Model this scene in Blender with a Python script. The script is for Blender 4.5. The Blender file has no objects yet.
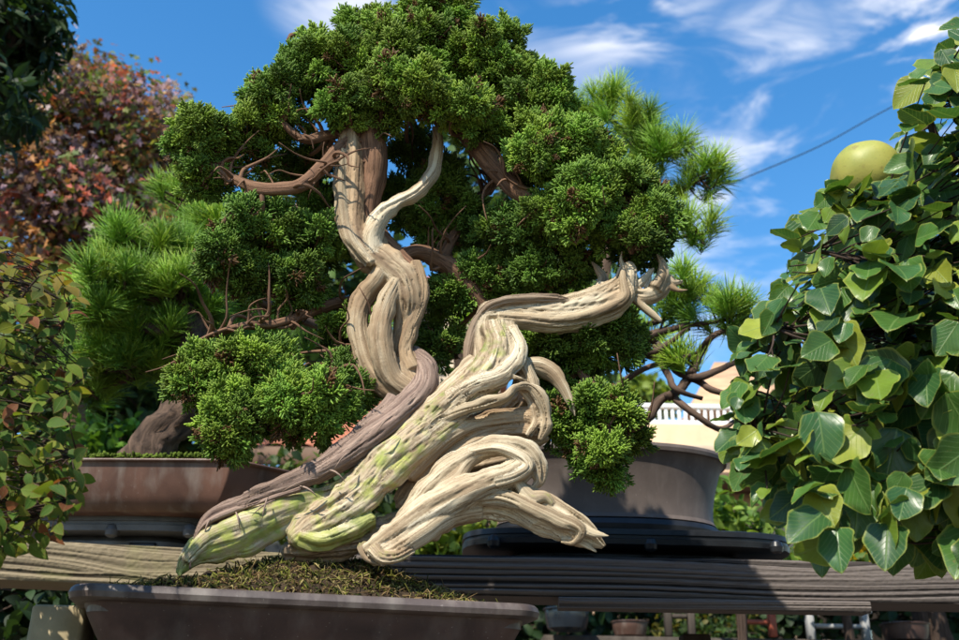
import bpy, math, random
import numpy as np
from mathutils import Vector, Matrix
from mathutils.kdtree import KDTree
random.seed(7); RNG = np.random.default_rng(7)
scn = bpy.context.scene
COL = scn.collection
R = math.radians

# ------------------------------------------------------------------ camera
F = 1000.0
PITCH = math.atan(425/F); ROLL = R(1.0)
CAM = np.array([0, 0, 0.80])
fw = np.array([0, math.cos(PITCH), math.sin(PITCH)])
r0 = np.array([1., 0, 0]); u0 = np.array([0, -math.sin(PITCH), math.cos(PITCH)])
rt = math.cos(ROLL)*r0 + math.sin(ROLL)*u0
up = -math.sin(ROLL)*r0 + math.cos(ROLL)*u0
def ray(px, py): return fw + (px-479.5)/F*rt + (320-py)/F*up
def P(px, py, d):
    v = ray(px, py); return CAM + v*(d/v[1])
def Pz(px, py, z):
    v = ray(px, py); return CAM + v*((z-CAM[2])/v[2])
def U(d): return d/F*1.03          # metres per photo pixel at depth d
def proj(p):
    q = np.asarray(p)-CAM; t = q@fw
    return 479.5+F*(q@rt)/t, 320-F*(q@up)/t
cd = bpy.data.cameras.new('camera'); cam = bpy.data.objects.new('camera', cd); COL.objects.link(cam)
cam.matrix_world = Matrix(((rt[0], up[0], -fw[0], CAM[0]), (rt[1], up[1], -fw[1], CAM[1]), (rt[2], up[2], -fw[2], CAM[2]), (0, 0, 0, 1)))
cd.sensor_width = 36; cd.lens = 36*F/959; cd.clip_start = .02; cd.clip_end = 2000
cd.dof.use_dof = True; cd.dof.focus_distance = 1.45; cd.dof.aperture_fstop = 7.5
scn.camera = cam

# ------------------------------------------------------------------ noise
def _h(i, j, k, s):
    n = (i*374761393 + j*668265263 + k*2147483647 + s*974634777) & 0xffffffff
    n = ((n ^ (n >> 13))*1274126177) & 0xffffffff
    n = ((n ^ (n >> 16))*2246822519) & 0xffffffff
    return ((n ^ (n >> 15)) & 0xffffff)/float(0xffffff)
def noise(p, s=0):
    p = np.asarray(p, float); i = np.floor(p).astype(np.int64); f = p-i; f = f*f*(3-2*f)
    r = 0
    for a in (0, 1):
        wa = f[..., 0] if a else 1-f[..., 0]
        for b in (0, 1):
            wb = f[..., 1] if b else 1-f[..., 1]
            for c in (0, 1):
                wc = f[..., 2] if c else 1-f[..., 2]
                r = r + wa*wb*wc*_h(i[..., 0]+a, i[..., 1]+b, i[..., 2]+c, s)
    return r*2-1
def fbm(p, o=3, s=0):
    r = 0; a = 1; t = 0; p = np.asarray(p, float)
    for k in range(o): r = r+a*noise(p*2**k, s+k*17); t += a; a *= .5
    return r/t

# ------------------------------------------------------------------ mesh helpers
class MB:
    def __init__(s): s.V = []; s.F = []; s.A = {}; s.n = 0
    def add(s, V, Fs, **attrs):
        V = np.asarray(V, float).reshape(-1, 3)
        s.V.append(V)
        for f in Fs:
            f = np.asarray(f)
            if len(f): s.F.append(f+s.n)
        for k, a in attrs.items():
            a = np.asarray(a, float)
            if a.ndim == 1: a = np.tile(a, (len(V), 1))
            s.A.setdefault(k, []).append(a)
        s.n += len(V)
    def build(s, name, mat, parent=None, smooth=False, link=True):
        me = bpy.data.meshes.new(name)
        V = np.concatenate(s.V); me.vertices.add(len(V)); me.vertices.foreach_set('co', V.ravel())
        lt = np.concatenate([np.full(len(f), f.shape[1]) for f in s.F])
        vi = np.concatenate([f.ravel() for f in s.F])
        ls = np.concatenate([[0], np.cumsum(lt)[:-1]])
        me.loops.add(len(vi)); me.loops.foreach_set('vertex_index', vi.astype(np.int32))
        me.polygons.add(len(lt)); me.polygons.foreach_set('loop_start', ls.astype(np.int32))
        me.update(calc_edges=True); me.validate()
        if smooth: me.polygons.foreach_set('use_smooth', np.ones(len(me.polygons), bool))
        if smooth and 'grain' not in s.A and 'luv' not in s.A and len(me.polygons) < 6000: me.set_sharp_from_angle(angle=R(28))
        for k, a in s.A.items():
            a = np.concatenate(a)
            if k == 'col':
                at = me.attributes.new('col', 'FLOAT_COLOR', 'POINT')
                at.data.foreach_set('color', np.concatenate([a, np.ones((len(a), 1))], 1).ravel())
            else:
                at = me.attributes.new(k, 'FLOAT_VECTOR', 'POINT'); at.data.foreach_set('vector', a.ravel())
        ob = bpy.data.objects.new(name, me); COL.objects.link(ob)
        if mat is not None: me.materials.append(mat)
        if parent is not None:
            ob.parent = parent; ob.matrix_parent_inverse = parent.matrix_world.inverted()
        return ob
def empty(name, loc, label, cat, group=None):
    o = bpy.data.objects.new(name, None); COL.objects.link(o); o.empty_display_size = .05
    o.matrix_world = Matrix.Translation(Vector(loc)); o['label'] = label; o['category'] = cat
    if group: o['group'] = group
    return o
def tag(o, label, cat, group=None):
    o['label'] = label; o['category'] = cat
    if group: o['group'] = group
    return o

def catmull(pts, per=8):
    pts = np.asarray(pts, float); n = len(pts)
    ext = np.vstack([2*pts[0]-pts[1], pts, 2*pts[-1]-pts[-2]])
    out = []
    for i in range(n-1):
        a, b, c, d = ext[i:i+4]
        for t in np.linspace(0, 1, per, endpoint=False):
            out.append(.5*((2*b)+(-a+c)*t+(2*a-5*b+4*c-d)*t*t+(-a+3*b-3*c+d)*t**3))
    out.append(pts[-1]); return np.array(out)
def norm(v): return v/np.maximum(np.linalg.norm(v, axis=-1, keepdims=True), 1e-9)
def tube(mb, path, rad, sides=8, rough=0, seed=0, col=None, flat=1.0):
    path = np.asarray(path, float); n = len(path); rad = np.broadcast_to(rad, (n,)).astype(float)
    T = norm(np.gradient(path, axis=0))
    ref = np.array([0, 0, 1.]) if abs(T[0][2]) < .9 else np.array([1., 0, 0])
    Ns = []; N = norm(np.cross(T[0], ref))
    for i in range(n):
        N = norm(N-T[i]*(N@T[i])); Ns.append(N)
    Ns = np.array(Ns); B = np.cross(T, Ns)
    th = np.linspace(0, 2*np.pi, sides, endpoint=False)
    rr = rad[:, None]*np.ones(sides)
    s = np.concatenate([[0], np.cumsum(np.linalg.norm(np.diff(path, axis=0), axis=1))])
    if rough:
        g = np.stack([s[:, None]*25+0*th, 2.2*np.cos(th)+0*s[:, None], 2.2*np.sin(th)+0*s[:, None]], -1)
        rr = rr*(1+rough*fbm(g, 3, seed))
    V = path[:, None]+rr[..., None]*(np.cos(th)[None, :, None]*Ns[:, None]+flat*np.sin(th)[None, :, None]*B[:, None])
    g = np.stack([s[:, None]*10+0*th+seed*3.1, rr*150*np.cos(th), rr*150*np.sin(th)], -1).reshape(-1, 3)
    V = V.reshape(-1, 3); k = np.arange((n-1)*sides); i = k//sides; j = k % sides; j2 = (j+1) % sides
    Fq = np.stack([i*sides+j, i*sides+j2, (i+1)*sides+j2, (i+1)*sides+j], 1)
    V = np.vstack([V, path[0], path[-1]]); a = len(V)-2
    j = np.arange(sides); j2 = (j+1) % sides
    g = np.vstack([g, g[0], g[-3]])
    at = dict(grain=g)
    if col is not None: at['col'] = np.asarray(col, float)
    mb.add(V, [Fq, np.stack([j2, j, np.full(sides, a)], 1), np.stack([(n-1)*sides+j, (n-1)*sides+j2, np.full(sides, a+1)], 1)], **at)
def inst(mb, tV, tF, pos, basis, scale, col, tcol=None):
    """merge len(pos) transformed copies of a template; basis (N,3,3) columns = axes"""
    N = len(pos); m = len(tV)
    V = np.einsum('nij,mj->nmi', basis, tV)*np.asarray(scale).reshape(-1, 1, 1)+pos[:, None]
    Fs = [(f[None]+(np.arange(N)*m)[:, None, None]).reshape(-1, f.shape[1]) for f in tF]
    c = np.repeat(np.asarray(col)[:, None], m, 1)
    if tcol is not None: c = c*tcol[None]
    at = dict(col=c.reshape(-1, 3))
    if hasattr(tV, 'uv') or True:
        at['luv'] = np.tile(TUV.get(id(tV), np.zeros((m, 3))), (N, 1))
    mb.add(V.reshape(-1, 3), Fs, **at)
TUV = {}
def basis_from(z, spin=None):
    z = norm(z); N = len(z); a = RNG.normal(size=(N, 3)); x = norm(np.cross(a, z)); y = np.cross(z, x)
    return np.stack([x, y, z], -1)
def rdir(n): return norm(RNG.normal(size=(n, 3)))

def loft(mb, outlines, cap_top=False, cap_bot=True):
    n = len(outlines[0]); V = np.vstack(outlines); Fq = []
    j = np.arange(n); j2 = (j+1) % n
    for i in range(len(outlines)-1):
        Fq.append(np.stack([i*n+j, i*n+j2, (i+1)*n+j2, (i+1)*n+j], 1))
    Fs = [np.vstack(Fq)]; V = list(V)
    if cap_bot: V.append(outlines[0].mean(0)); Fs.append(np.stack([j2, j, np.full(n, len(V)-1)], 1))
    if cap_top: V.append(outlines[-1].mean(0)); k = (len(outlines)-1)*n; Fs.append(np.stack([k+j, k+j2, np.full(n, len(V)-1)], 1))
    mb.add(np.array(V), Fs)
def rrect(c, ang, a, b, cr, inset, z, n=10):
    a -= inset; b -= inset; cr = max(cr-inset*.6, .004); pts = []
    for (sx, sy, t0) in ((1, 1, 0), (-1, 1, 90), (-1, -1, 180), (1, -1, 270)):
        for t in np.linspace(0, 90, n):
            t_ = R(t0+t); pts.append((sx*(a-cr)+cr*math.cos(t_), sy*(b-cr)+cr*math.sin(t_)))
    pts = np.array(pts); ca, sa = math.cos(ang), math.sin(ang)
    return np.stack([c[0]+pts[:, 0]*ca-pts[:, 1]*sa, c[1]+pts[:, 0]*sa+pts[:, 1]*ca, np.full(len(pts), z)], 1)
def oval(c, ang, a, b, cr, inset, z, n=80, e=2.3):
    t = np.linspace(0, 2*np.pi, n, endpoint=False); a -= inset; b -= inset
    x = a*np.sign(np.cos(t))*abs(np.cos(t))**(2/e); y = b*np.sign(np.sin(t))*abs(np.sin(t))**(2/e)
    ca, sa = math.cos(ang), math.sin(ang)
    return np.stack([c[0]+x*ca-y*sa, c[1]+x*sa+y*ca, np.full(n, z)], 1)
def box(mb, c, h, ang=0, bev=.003):
    c = np.asarray(c, float)
    o = [rrect(c, ang, h[0], h[1], bev*2, i, c[2]+z, 3) for i, z in ((bev, -h[2]), (0, -h[2]+bev), (0, h[2]-bev), (bev, h[2]))]
    loft(mb, o, True, True)

# ------------------------------------------------------------------ materials
class NT:
    def __init__(s, name, rough=.7, spec=.3):
        s.m = bpy.data.materials.new(name); s.m.use_nodes = True; s.t = s.m.node_tree; s.N = s.t.nodes; s.L = s.t.links
        s.b = s.N['Principled BSDF']; s.b.inputs['Roughness'].default_value = rough; s.b.inputs['Specular IOR Level'].default_value = spec
        s.out = s.N['Material Output']
    def n(s, ty, **kw):
        o = s.N.new(ty)
        for k, v in kw.items():
            if k in o.inputs: 
                if hasattr(v, 'links') or isinstance(v, bpy.types.NodeSocket): s.L.new(v, o.inputs[k])
                else: o.inputs[k].default_value = v
            else: setattr(o, k, v)
        return o
    def attr(s, name, out='Vector'):
        a = s.n('ShaderNodeAttribute', attribute_name=name); return a.outputs[out]
    def noise(s, vec, scale, detail=4, rough=.55, dist=0):
        o = s.n('ShaderNodeTexNoise'); s.L.new(vec, o.inputs['Vector']); o.inputs['Scale'].default_value = scale
        o.inputs['Detail'].default_value = detail; o.inputs['Roughness'].default_value = rough; o.inputs['Distortion'].default_value = dist
        return o.outputs['Fac']
    def obj(s): return s.n('ShaderNodeTexCoord').outputs['Object']
    def mapv(s, vec, scale):
        o = s.n('ShaderNodeMapping'); s.L.new(vec, o.inputs['Vector']); o.inputs['Scale'].default_value = scale; return o.outputs[0]
    def ramp(s, fac, stops, interp='LINEAR'):
        o = s.n('ShaderNodeValToRGB'); s.L.new(fac, o.inputs[0]); e = o.color_ramp; e.interpolation = interp
        while len(e.elements) < len(stops): e.elements.new(.5)
        for q, (p, c) in zip(e.elements, stops):
            q.position = p; q.color = (*c, 1) if len(c) == 3 else c
        return o.outputs[0]
    def mix(s, fac, a, b, mode='MIX'):
        o = s.n('ShaderNodeMix', data_type='RGBA', blend_type=mode)
        for i, v in ((0, fac), (6, a), (7, b)):
            if isinstance(v, bpy.types.NodeSocket): s.L.new(v, o.inputs[i])
            else: o.inputs[i].default_value = v if i == 0 else (*v, 1)
        return o.outputs[2]
    def bump(s, h, strength, dist=.002):
        o = s.n('ShaderNodeBump'); s.L.new(h, o.inputs['Height']); o.inputs['Strength'].default_value = strength; o.inputs['Distance'].default_value = dist
        s.L.new(o.outputs[0], s.b.inputs['Normal'])
    def color(s, c):
        if isinstance(c, bpy.types.NodeSocket): s.L.new(c, s.b.inputs['Base Color'])
        else: s.b.inputs['Base Color'].default_value = (*c, 1)
def g3(v): return (v, v, v)

def mat_deadwood():
    m = NT('deadwood', .72, .25); g = m.attr('grain')
    fine = m.noise(m.mapv(g, (.12, 1, 1)), 3.6, 5, .65, .2)
    mid = m.noise(m.mapv(g, (.14, 1, 1)), .5, 7, .68, .5)
    big = m.noise(m.obj(), 14, 3, .5)
    c = m.ramp(mid, [(.29, (.045, .03, .018)), (.37, (.20, .145, .085)), (.48, (.40, .325, .215)), (.64, (.60, .53, .395))])
    c = m.mix(m.ramp(fine, [(.38, g3(.9)), (.49, g3(0))]), c, (.16, .115, .07), 'MIX')
    sx = m.n('ShaderNodeSeparateXYZ'); m.L.new(m.attr('moss'), sx.inputs[0])
    bt = m.n('ShaderNodeMath', operation='MULTIPLY_ADD'); m.L.new(sx.outputs[2], bt.inputs[0]); bt.inputs[1].default_value = .45; m.L.new(big, bt.inputs[2])
    c = m.mix(m.ramp(bt.outputs[0], [(.5, g3(0)), (.85, g3(.9))]), c, m.ramp(mid, [(.3, (.10, .06, .035)), (.6, (.32, .215, .12))]))
    k = m.attr('moss')
    sx = m.n('ShaderNodeSeparateXYZ'); m.L.new(k, sx.inputs[0])
    ms = m.n('ShaderNodeMath', operation='MULTIPLY_ADD'); m.L.new(sx.outputs[0], ms.inputs[0]); ms.inputs[1].default_value = 1.0
    m.L.new(m.noise(m.obj(), 55, 4), ms.inputs[2])
    f = m.ramp(ms.outputs[0], [(.66, g3(0)), (.92, g3(.85))])
    gr = m.ramp(m.noise(m.obj(), 30), [(.35, (.09, .14, .015)), (.62, (.36, .40, .08))])
    c = m.mix(f, c, gr)
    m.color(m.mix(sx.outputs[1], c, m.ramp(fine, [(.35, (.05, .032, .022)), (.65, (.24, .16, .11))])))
    m.bump(m.n('ShaderNodeMath', operation='ADD', **{'0': 0}).outputs[0] if False else fine, .65, .0013)
    return m.m
def mat_bark(name, dark, lite, s=1.0, rough=.85, al=.5):
    m = NT(name, rough, .15); g = m.attr('grain')
    a = m.noise(m.mapv(g, (al, 1, 1)), 1.1*s, 6, .65, .5)
    m.color(m.ramp(a, [(.32, dark), (.66, lite)])); m.bump(a, 1, .004)
    return m.m
def mat_leaf(name, trans=.35, rough=.5, vein=0, edge=None, spec=.35):
    m = NT(name, rough, spec); c = m.attr('col', 'Color')
    c = m.mix(.5, c, m.ramp(m.noise(m.obj(), 60, 3), [(.3, g3(.55)), (.7, g3(1.0))]), 'MULTIPLY')
    uv = m.attr('luv'); sx = m.n('ShaderNodeSeparateXYZ'); m.L.new(uv, sx.inputs[0])
    if vein: c = m.mix(m.ramp(m.noise(m.obj(), 190, 3), [(.66, g3(0)), (.72, g3(.55))]), c, (.16, .12, .04))
    if edge: c = m.mix(m.ramp(sx.outputs[2], [(.88, g3(0)), (1, g3(.7))]), c, edge)
    if vein:
        w = m.n('ShaderNodeMath', operation='ABSOLUTE'); m.L.new(sx.outputs[0], w.inputs[0])
        a = m.n('ShaderNodeMath', operation='MULTIPLY_ADD'); m.L.new(w.outputs[0], a.inputs[0]); a.inputs[1].default_value = -.7; m.L.new(sx.outputs[1], a.inputs[2])
        q = m.n('ShaderNodeMath', operation='MULTIPLY'); m.L.new(a.outputs[0], q.inputs[0]); q.inputs[1].default_value = 42
        sn = m.n('ShaderNodeMath', operation='SINE'); m.L.new(q.outputs[0], sn.inputs[0])
        v1 = m.ramp(sn.outputs[0], [(.9, g3(0)), (1, g3(.6))]); v2 = m.ramp(w.outputs[0], [(.0, g3(1)), (.05, g3(0))])
        v = m.mix(1, v1, v2, 'LIGHTEN')
        c = m.mix(m.mix(1, v, g3(vein), 'MULTIPLY'), c, (.18, .27, .08))
        m.bump(v, .4, .001)
    m.color(c)
    t = m.n('ShaderNodeBsdfTranslucent'); m.L.new(m.mix(1, c, (1.25, 1.15, .55), 'MULTIPLY'), t.inputs[0])
    mx = m.n('ShaderNodeMixShader'); mx.inputs[0].default_value = trans
    m.L.new(m.b.outputs[0], mx.inputs[1]); m.L.new(t.outputs[0], mx.inputs[2]); m.L.new(mx.outputs[0], m.out.inputs[0])
    return m.m
def mat_plain(name, c, rough=.6, var=.25, scale=20, spec=.3, bump=.0, sc=(1, 1, 1), bd=.002):
    m = NT(name, rough, spec); a = m.noise(m.mapv(m.obj(), sc), scale, 5, .6)
    m.color(m.ramp(a, [(.3, tuple(x*(1-var) for x in c)), (.7, tuple(x*(1+var) for x in c))]))
    if bump: m.bump(a, bump, bd)
    return m.m
def mat_clay(name, dark, lite, rough=.45, scale=9, streak=.5):
    m = NT(name, rough, .35); o = m.obj(); a = m.noise(o, scale, 6, .6, .6); b = m.noise(o, 260, 3, .6); d = m.noise(m.mapv(o, (1, 1, .25)), 30, 4)
    c = m.ramp(a, [(.33, dark), (.68, lite)])
    c = m.mix(m.ramp(d, [(.5, g3(0)), (.72, g3(streak))]), c, (.22, .19, .165))
    c = m.mix(m.ramp(b, [(.68, g3(0)), (.76, g3(.6))]), c, (.3, .27, .24))
    m.color(c); m.bump(b, .25, .0006); return m.m
def mat_plank(name, dark, lite, green=0):
    m = NT(name, .85, .15); k = m.attr('grain')
    a = m.noise(m.mapv(k, (1, 1, 1)), 1.0, 5, .6, .2); b = m.noise(k, 4.5, 4, .7)
    sx = m.n('ShaderNodeSeparateXYZ'); m.L.new(m.attr('luv'), sx.inputs[0])
    c = m.mix(b, dark, lite)
    c = m.mix(m.ramp(sx.outputs[0], [(.15, g3(1)), (.55, g3(0))]), c, tuple(x*.22 for x in dark))
    c = m.mix(m.ramp(a, [(.5, g3(0)), (.7, g3(.5))]), c, tuple(x*.45 for x in lite))
    n2 = m.noise(m.obj(), 9, 4)
    c = m.mix(m.ramp(n2, [(.5, g3(0)), (.7, g3(green))]), c, (.2, .2, .07))
    m.color(c); m.bump(b, .5, .0012); return m.m

M = {}
M['dead'] = mat_deadwood()
M['vein'] = mat_bark('live_bark', (.09, .055, .045), (.33, .24, .19), 1.6)
M['bark'] = mat_bark('juniper_bark', (.05, .027, .018), (.25, .14, .085), 1.2)
M['twig'] = mat_bark('twig_bark', (.05, .03, .02), (.22, .12, .07), 1.2)
M['dtwig'] = mat_bark('dark_twig_bark', (.02, .014, .011), (.09, .06, .045), 1.2)
M['pbark'] = mat_bark('pine_bark', (.012, .009, .008), (.13, .085, .06), .35, .9, 3.)
M['jun'] = mat_leaf('juniper_scale', .38, .5)
M['needle'] = mat_leaf('pine_needle', .3, .45)
M['leaf'] = mat_leaf('broad_leaf', .3, .36, vein=.6, edge=(.32, .34, .06), spec=.4)
M['small'] = mat_leaf('small_leaf', .42, .6, vein=.25, edge=(.22, .13, .04), spec=.15)
M['mleaf'] = mat_leaf('maple_leaf', .4, .6)
M['clay'] = mat_clay('purple_clay', (.03, .018, .016), (.08, .044, .035), .42, 9, .15)
M['rimclay'] = mat_clay('rim_clay', (.045, .034, .031), (.10, .077, .07), .45, 14)
M['brown'] = mat_clay('brown_clay', (.06, .032, .024), (.15, .078, .055), .4, 6)
M['grey'] = mat_clay('grey_clay', (.05, .038, .033), (.095, .074, .064), .6, 5, .25)
M['black'] = mat_plain('black_plastic', (.012, .013, .015), .38, .4, 30)
M['slate'] = mat_plain('grey_plastic', (.07, .075, .085), .45, .45, 18)
M['plank'] = mat_plank('weathered_shaded_plank', (.06, .05, .046), (.20, .17, .155))  # weathered grey, darkened so the right beam carries its shade in the colour
M['plankL'] = mat_plank('weathered_sunlit_plank', (.12, .09, .055), (.30, .245, .16), .4)  # weathered wood, paler because the left beam's sunlight is in the colour
M['soil'] = mat_plain('soil', (.035, .024, .015), .95, .6, 90, .1, 1, bd=.004)
M['moss'] = mat_leaf('moss', .15, .9, spec=.1)
def mat_fruit():
    m = NT('quince_skin', .5, .3); o = m.obj(); c = m.ramp(m.noise(o, 16, 4), [(.3, (.17, .21, .04)), (.7, (.34, .31, .07))]); b = m.noise(o, 320, 2)
    c = m.mix(m.ramp(b, [(.62, g3(0)), (.7, g3(.5))]), c, (.14, .12, .04)); c = m.mix(m.ramp(m.noise(o, 42, 4), [(.62, g3(0)), (.72, g3(.5))]), c, (.16, .11, .04)); m.color(c); m.bump(b, .3, .0006); return m.m
M['fruit'] = mat_fruit()
M['post'] = mat_plain('pale_post', (.22, .18, .11), .9, .35, 14, .1, .5)
M['gray_wood'] = mat_plain('grey_post', (.06, .05, .043), .9, .4, 25, .1, .5, (1, 1, .1))

# ------------------------------------------------------------------ world / light
S = norm(np.array([-.45, -.78, .98]))
el = math.asin(S[2]); az = math.atan2(S[0], S[1])
w = bpy.data.worlds.new('World'); scn.world = w; w.use_nodes = True; N = w.node_tree.nodes; L = w.node_tree.links
bg = N['Background']; sky = N.new('ShaderNodeTexSky'); sky.sky_type = 'NISHITA'; sky.sun_disc = False
sky.sun_elevation = el; sky.sun_rotation = az; sky.ozone_density = 1.6; sky.dust_density = .3; sky.air_density = 1.2
tc = N.new('ShaderNodeTexCoord')
def wn(ty, **kw):
    o = N.new(ty)
    for k, v in kw.items(): setattr(o, k, v)
    return o
mp = wn('ShaderNodeMapping'); mp.inputs['Scale'].default_value = (2.6, 2.6, 8.0); mp.inputs['Rotation'].default_value = (0, R(22), 0)
L.new(tc.outputs['Generated'], mp.inputs[0])
nz = wn('ShaderNodeTexNoise'); nz.inputs['Scale'].default_value = 2.6; nz.inputs['Detail'].default_value = 7; nz.inputs['Roughness'].default_value = .55; nz.inputs['Distortion'].default_value = .7
L.new(mp.outputs[0], nz.inputs['Vector'])
total = None
for (px, py, rad, amp) in ((620, 5, .13, .8), (775, 85, .11, .95), (945, 35, .14, 1.3), (790, 190, .15, 1.0), (345, -5, .09, .8), (740, 260, .14, .7), (540, 60, .15, .3)):
    d = norm(ray(px, py))
    vm = wn('ShaderNodeVectorMath', operation='DISTANCE'); L.new(tc.outputs['Generated'], vm.inputs[0]); vm.inputs[1].default_value = d
    mr = wn('ShaderNodeMapRange', interpolation_type='SMOOTHSTEP'); L.new(vm.outputs['Value'], mr.inputs[0]); mr.inputs[1].default_value = 0; mr.inputs[2].default_value = rad
    mr.inputs[3].default_value = amp; mr.inputs[4].default_value = 0
    if total is None: total = mr.outputs[0]
    else:
        a = wn('ShaderNodeMath', operation='MAXIMUM'); L.new(total, a.inputs[0]); L.new(mr.outputs[0], a.inputs[1]); total = a.outputs[0]
mr = wn('ShaderNodeMapRange', interpolation_type='SMOOTHSTEP'); L.new(nz.outputs['Fac'], mr.inputs[0]); mr.inputs[1].default_value = .42; mr.inputs[2].default_value = .72
mu = wn('ShaderNodeMath', operation='MULTIPLY'); L.new(total, mu.inputs[0]); L.new(mr.outputs[0], mu.inputs[1])
hs = wn('ShaderNodeHueSaturation'); hs.inputs['Saturation'].default_value = 1.38; L.new(sky.outputs[0], hs.inputs['Color'])
hz = wn('ShaderNodeMix', data_type='RGBA'); L.new(mu.outputs[0], hz.inputs[0]); L.new(hs.outputs[0], hz.inputs[6]); hz.inputs[7].default_value = (6.6, 6.4, 6.3, 1)
L.new(hz.outputs[2], bg.inputs[0]); bg.inputs[1].default_value = .135
sl = bpy.data.lights.new('sun', 'SUN'); sl.energy = 4.9; sl.angle = R(.6); sl.color = (1, .93, .80)
so = bpy.data.objects.new('sun', sl); COL.objects.link(so); so.rotation_euler = Vector(S).to_track_quat('Z', 'Y').to_euler(); so.location = (-3, -3, 6)
scn.view_settings.view_transform = 'Standard'; scn.view_settings.look = 'None'; scn.view_settings.exposure = .78; scn.view_settings.gamma = 1

# ------------------------------------------------------------------ ground
mb = MB(); s = 600.; mb.add([(-s, -s, 0), (s, -s, 0), (s, s, 0), (-s, s, 0)], [np.array([[0, 1, 2, 3]])])
g = mb.build('ground', mat_plain('gravel_ground', (.12, .10, .08), .95, .4, 60, .1, .5)); g['kind'] = 'structure'

# ================================================================== FRONT POT
FL = P(66, 581, 1.22); RZ = FL[2]; FR = Pz(546, 604, RZ)
ex = (FR-FL); PLN = np.linalg.norm(ex); ex = ex/PLN; ey = np.array([-ex[1], ex[0], 0]); pang = math.atan2(ex[1], ex[0])
PB = .19
pc = (FL+FR)/2+ey*PB; pc[2] = RZ
print('need', [(x, y, d, round(P(x, y, d)[2]-RZ, 3)) for x, y, d in ((200,562,1.36),(300,548,1.38),(370,552,1.38),(430,575,1.42),(480,592,1.45))]); print('pot', FL, FR, PLN, math.degrees(pang), pc)
pot = empty('bonsai_pot', (pc[0], pc[1], RZ-.15), 'long low purple-brown clay pot with grey rim holding the twisted juniper, in front', 'pot')
a = PLN/2
mb = MB(); prof = [(.085, -.13), (.075, -.115), (.055, -.085), (.035, -.055), (.022, -.032), (.017, -.019), (.017, -.014)]
loft(mb, [rrect(pc, pang, a, PB, .05, i, RZ+z, 12) for i, z in prof]); mb.build('pot_body', M['clay'], pot, True)
mb = MB(); prof = [(.020, -.0185), (.006, -.018), (.001, -.0155), (-.001, -.009), (.001, -.003), (.004, 0), (.018, 0), (.021, -.003), (.022, -.03)]
loft(mb, [rrect(pc, pang, a, PB, .04, i, RZ+z, 12) for i, z in prof], cap_bot=False); mb.build('pot_rim', M['rimclay'], pot, True)
for sx in (-1, 1):
    for sy in (-1, 1):
        mb = MB(); q = pc+ex*sx*(a-.14)+ey*sy*(PB-.11)
        loft(mb, [rrect(q, pang, .05, .03, .01, i, RZ+z, 4) for i, z in ((0, -.15), (0, -.13), (-.01, -.12))], True); mb.build('foot', M['clay'], pot, True)
def soil_h(X, Y):   # local pot coords (metres), height over rim
    e = np.maximum(0, 1-(X/(a-.022))**4)*np.maximum(0, 1-(Y/(PB-.022))**4)
    h = -.012+e**.6*(.014+.068*np.exp(-((X-.03)/.17)**2-((Y+.02)/.13)**2)+.012*np.exp(-((X+.2)/.1)**2))
    p = np.stack([X, Y, 0*X], -1)
    return h+e*(.010*fbm(p*22, 3, 5)+.005*fbm(p*85, 2, 9))
nx, ny = 220, 120
gx = np.linspace(-(a-.023), a-.023, nx); gy = np.linspace(-(PB-.023), PB-.023, ny); GX, GY = np.meshgrid(gx, gy, indexing='ij')
H = soil_h(GX, GY)
V = pc[None, None]+GX[..., None]*ex+GY[..., None]*ey; V[..., 2] = RZ+H
i, j = np.meshgrid(np.arange(nx-1), np.arange(ny-1), indexing='ij'); k = (i*ny+j).ravel()
mb = MB(); mb.add(V.reshape(-1, 3), [np.stack([k, k+ny, k+ny+1, k+1], 1)]); soil = mb.build('soil', M['soil'], pot, True)
# moss: curled fibres and little cushions
mb = MB(); n = 16000
X = RNG.uniform(-(a-.04), a-.035, n); Y = RNG.uniform(-(PB-.028), PB-.03, n)*RNG.choice([1, 1, .9], n)
den = noise(np.stack([X*14, Y*14, 0*X], -1), 3); keep = den > -.75; X, Y = X[keep], Y[keep]
Z = soil_h(X, Y)
cols = [(.10, .10, .02), (.05, .06, .015), (.30, .24, .10), (.14, .09, .04), (.20, .20, .04), (.05, .03, .02), (.22, .15, .07)]
for x, y, z in zip(X, Y, Z):
    p0 = pc+ex*x+ey*y; p0[2] = RZ+z-.001
    L_ = random.uniform(.004, .009)*random.choice([1, 1, 1.4, 2.4]); d = RNG.normal(size=3); d[2] = abs(d[2])*.55; d = norm(d)
    e = norm(RNG.normal(size=3)); pts = [p0+d*L_*t+e*L_*.6*math.sin(t*4.2)+np.array([0, 0, -.3*L_*t*t]) for t in (0, .3, .6, .8, 1)]
    tube(mb, pts, np.array([.0008, .0009, .0008, .0006, .0003])*random.uniform(.5, 1.6), 3, col=random.choice(cols))
mb.build('moss', M['moss'], soil)

# support post left below the front pot
mb = MB(); q = P(64, 622, 1.36); zt = P(64, 605, 1.33)[2]; box(mb, (q[0], q[1], zt/2), (.034, .034, zt/2), .1, .003)
tag(mb.build('wooden_post', M['post']), 'pale mossy square post under the left end of the front pot', 'post')
mb = MB(); q = pc.copy(); zt2 = RZ-.15; box(mb, (pc[0], pc[1], zt2-.02), (a-.06, PB-.05, .02), pang, .003)
bo = empty('pot_table', (pc[0], pc[1], 0), 'low grey display table under the front juniper pot', 'table')
mb.build('table_top', M['gray_wood'], bo)
for sx in (-1, 1):
    for sy in (-1, 1):
        mb = MB(); q = pc+ex*sx*(a-.12)+ey*sy*(PB-.09); box(mb, (q[0], q[1], (zt2-.041)/2), (.02, .02, (zt2-.041)/2), pang); mb.build('leg', M['gray_wood'], bo)

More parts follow.
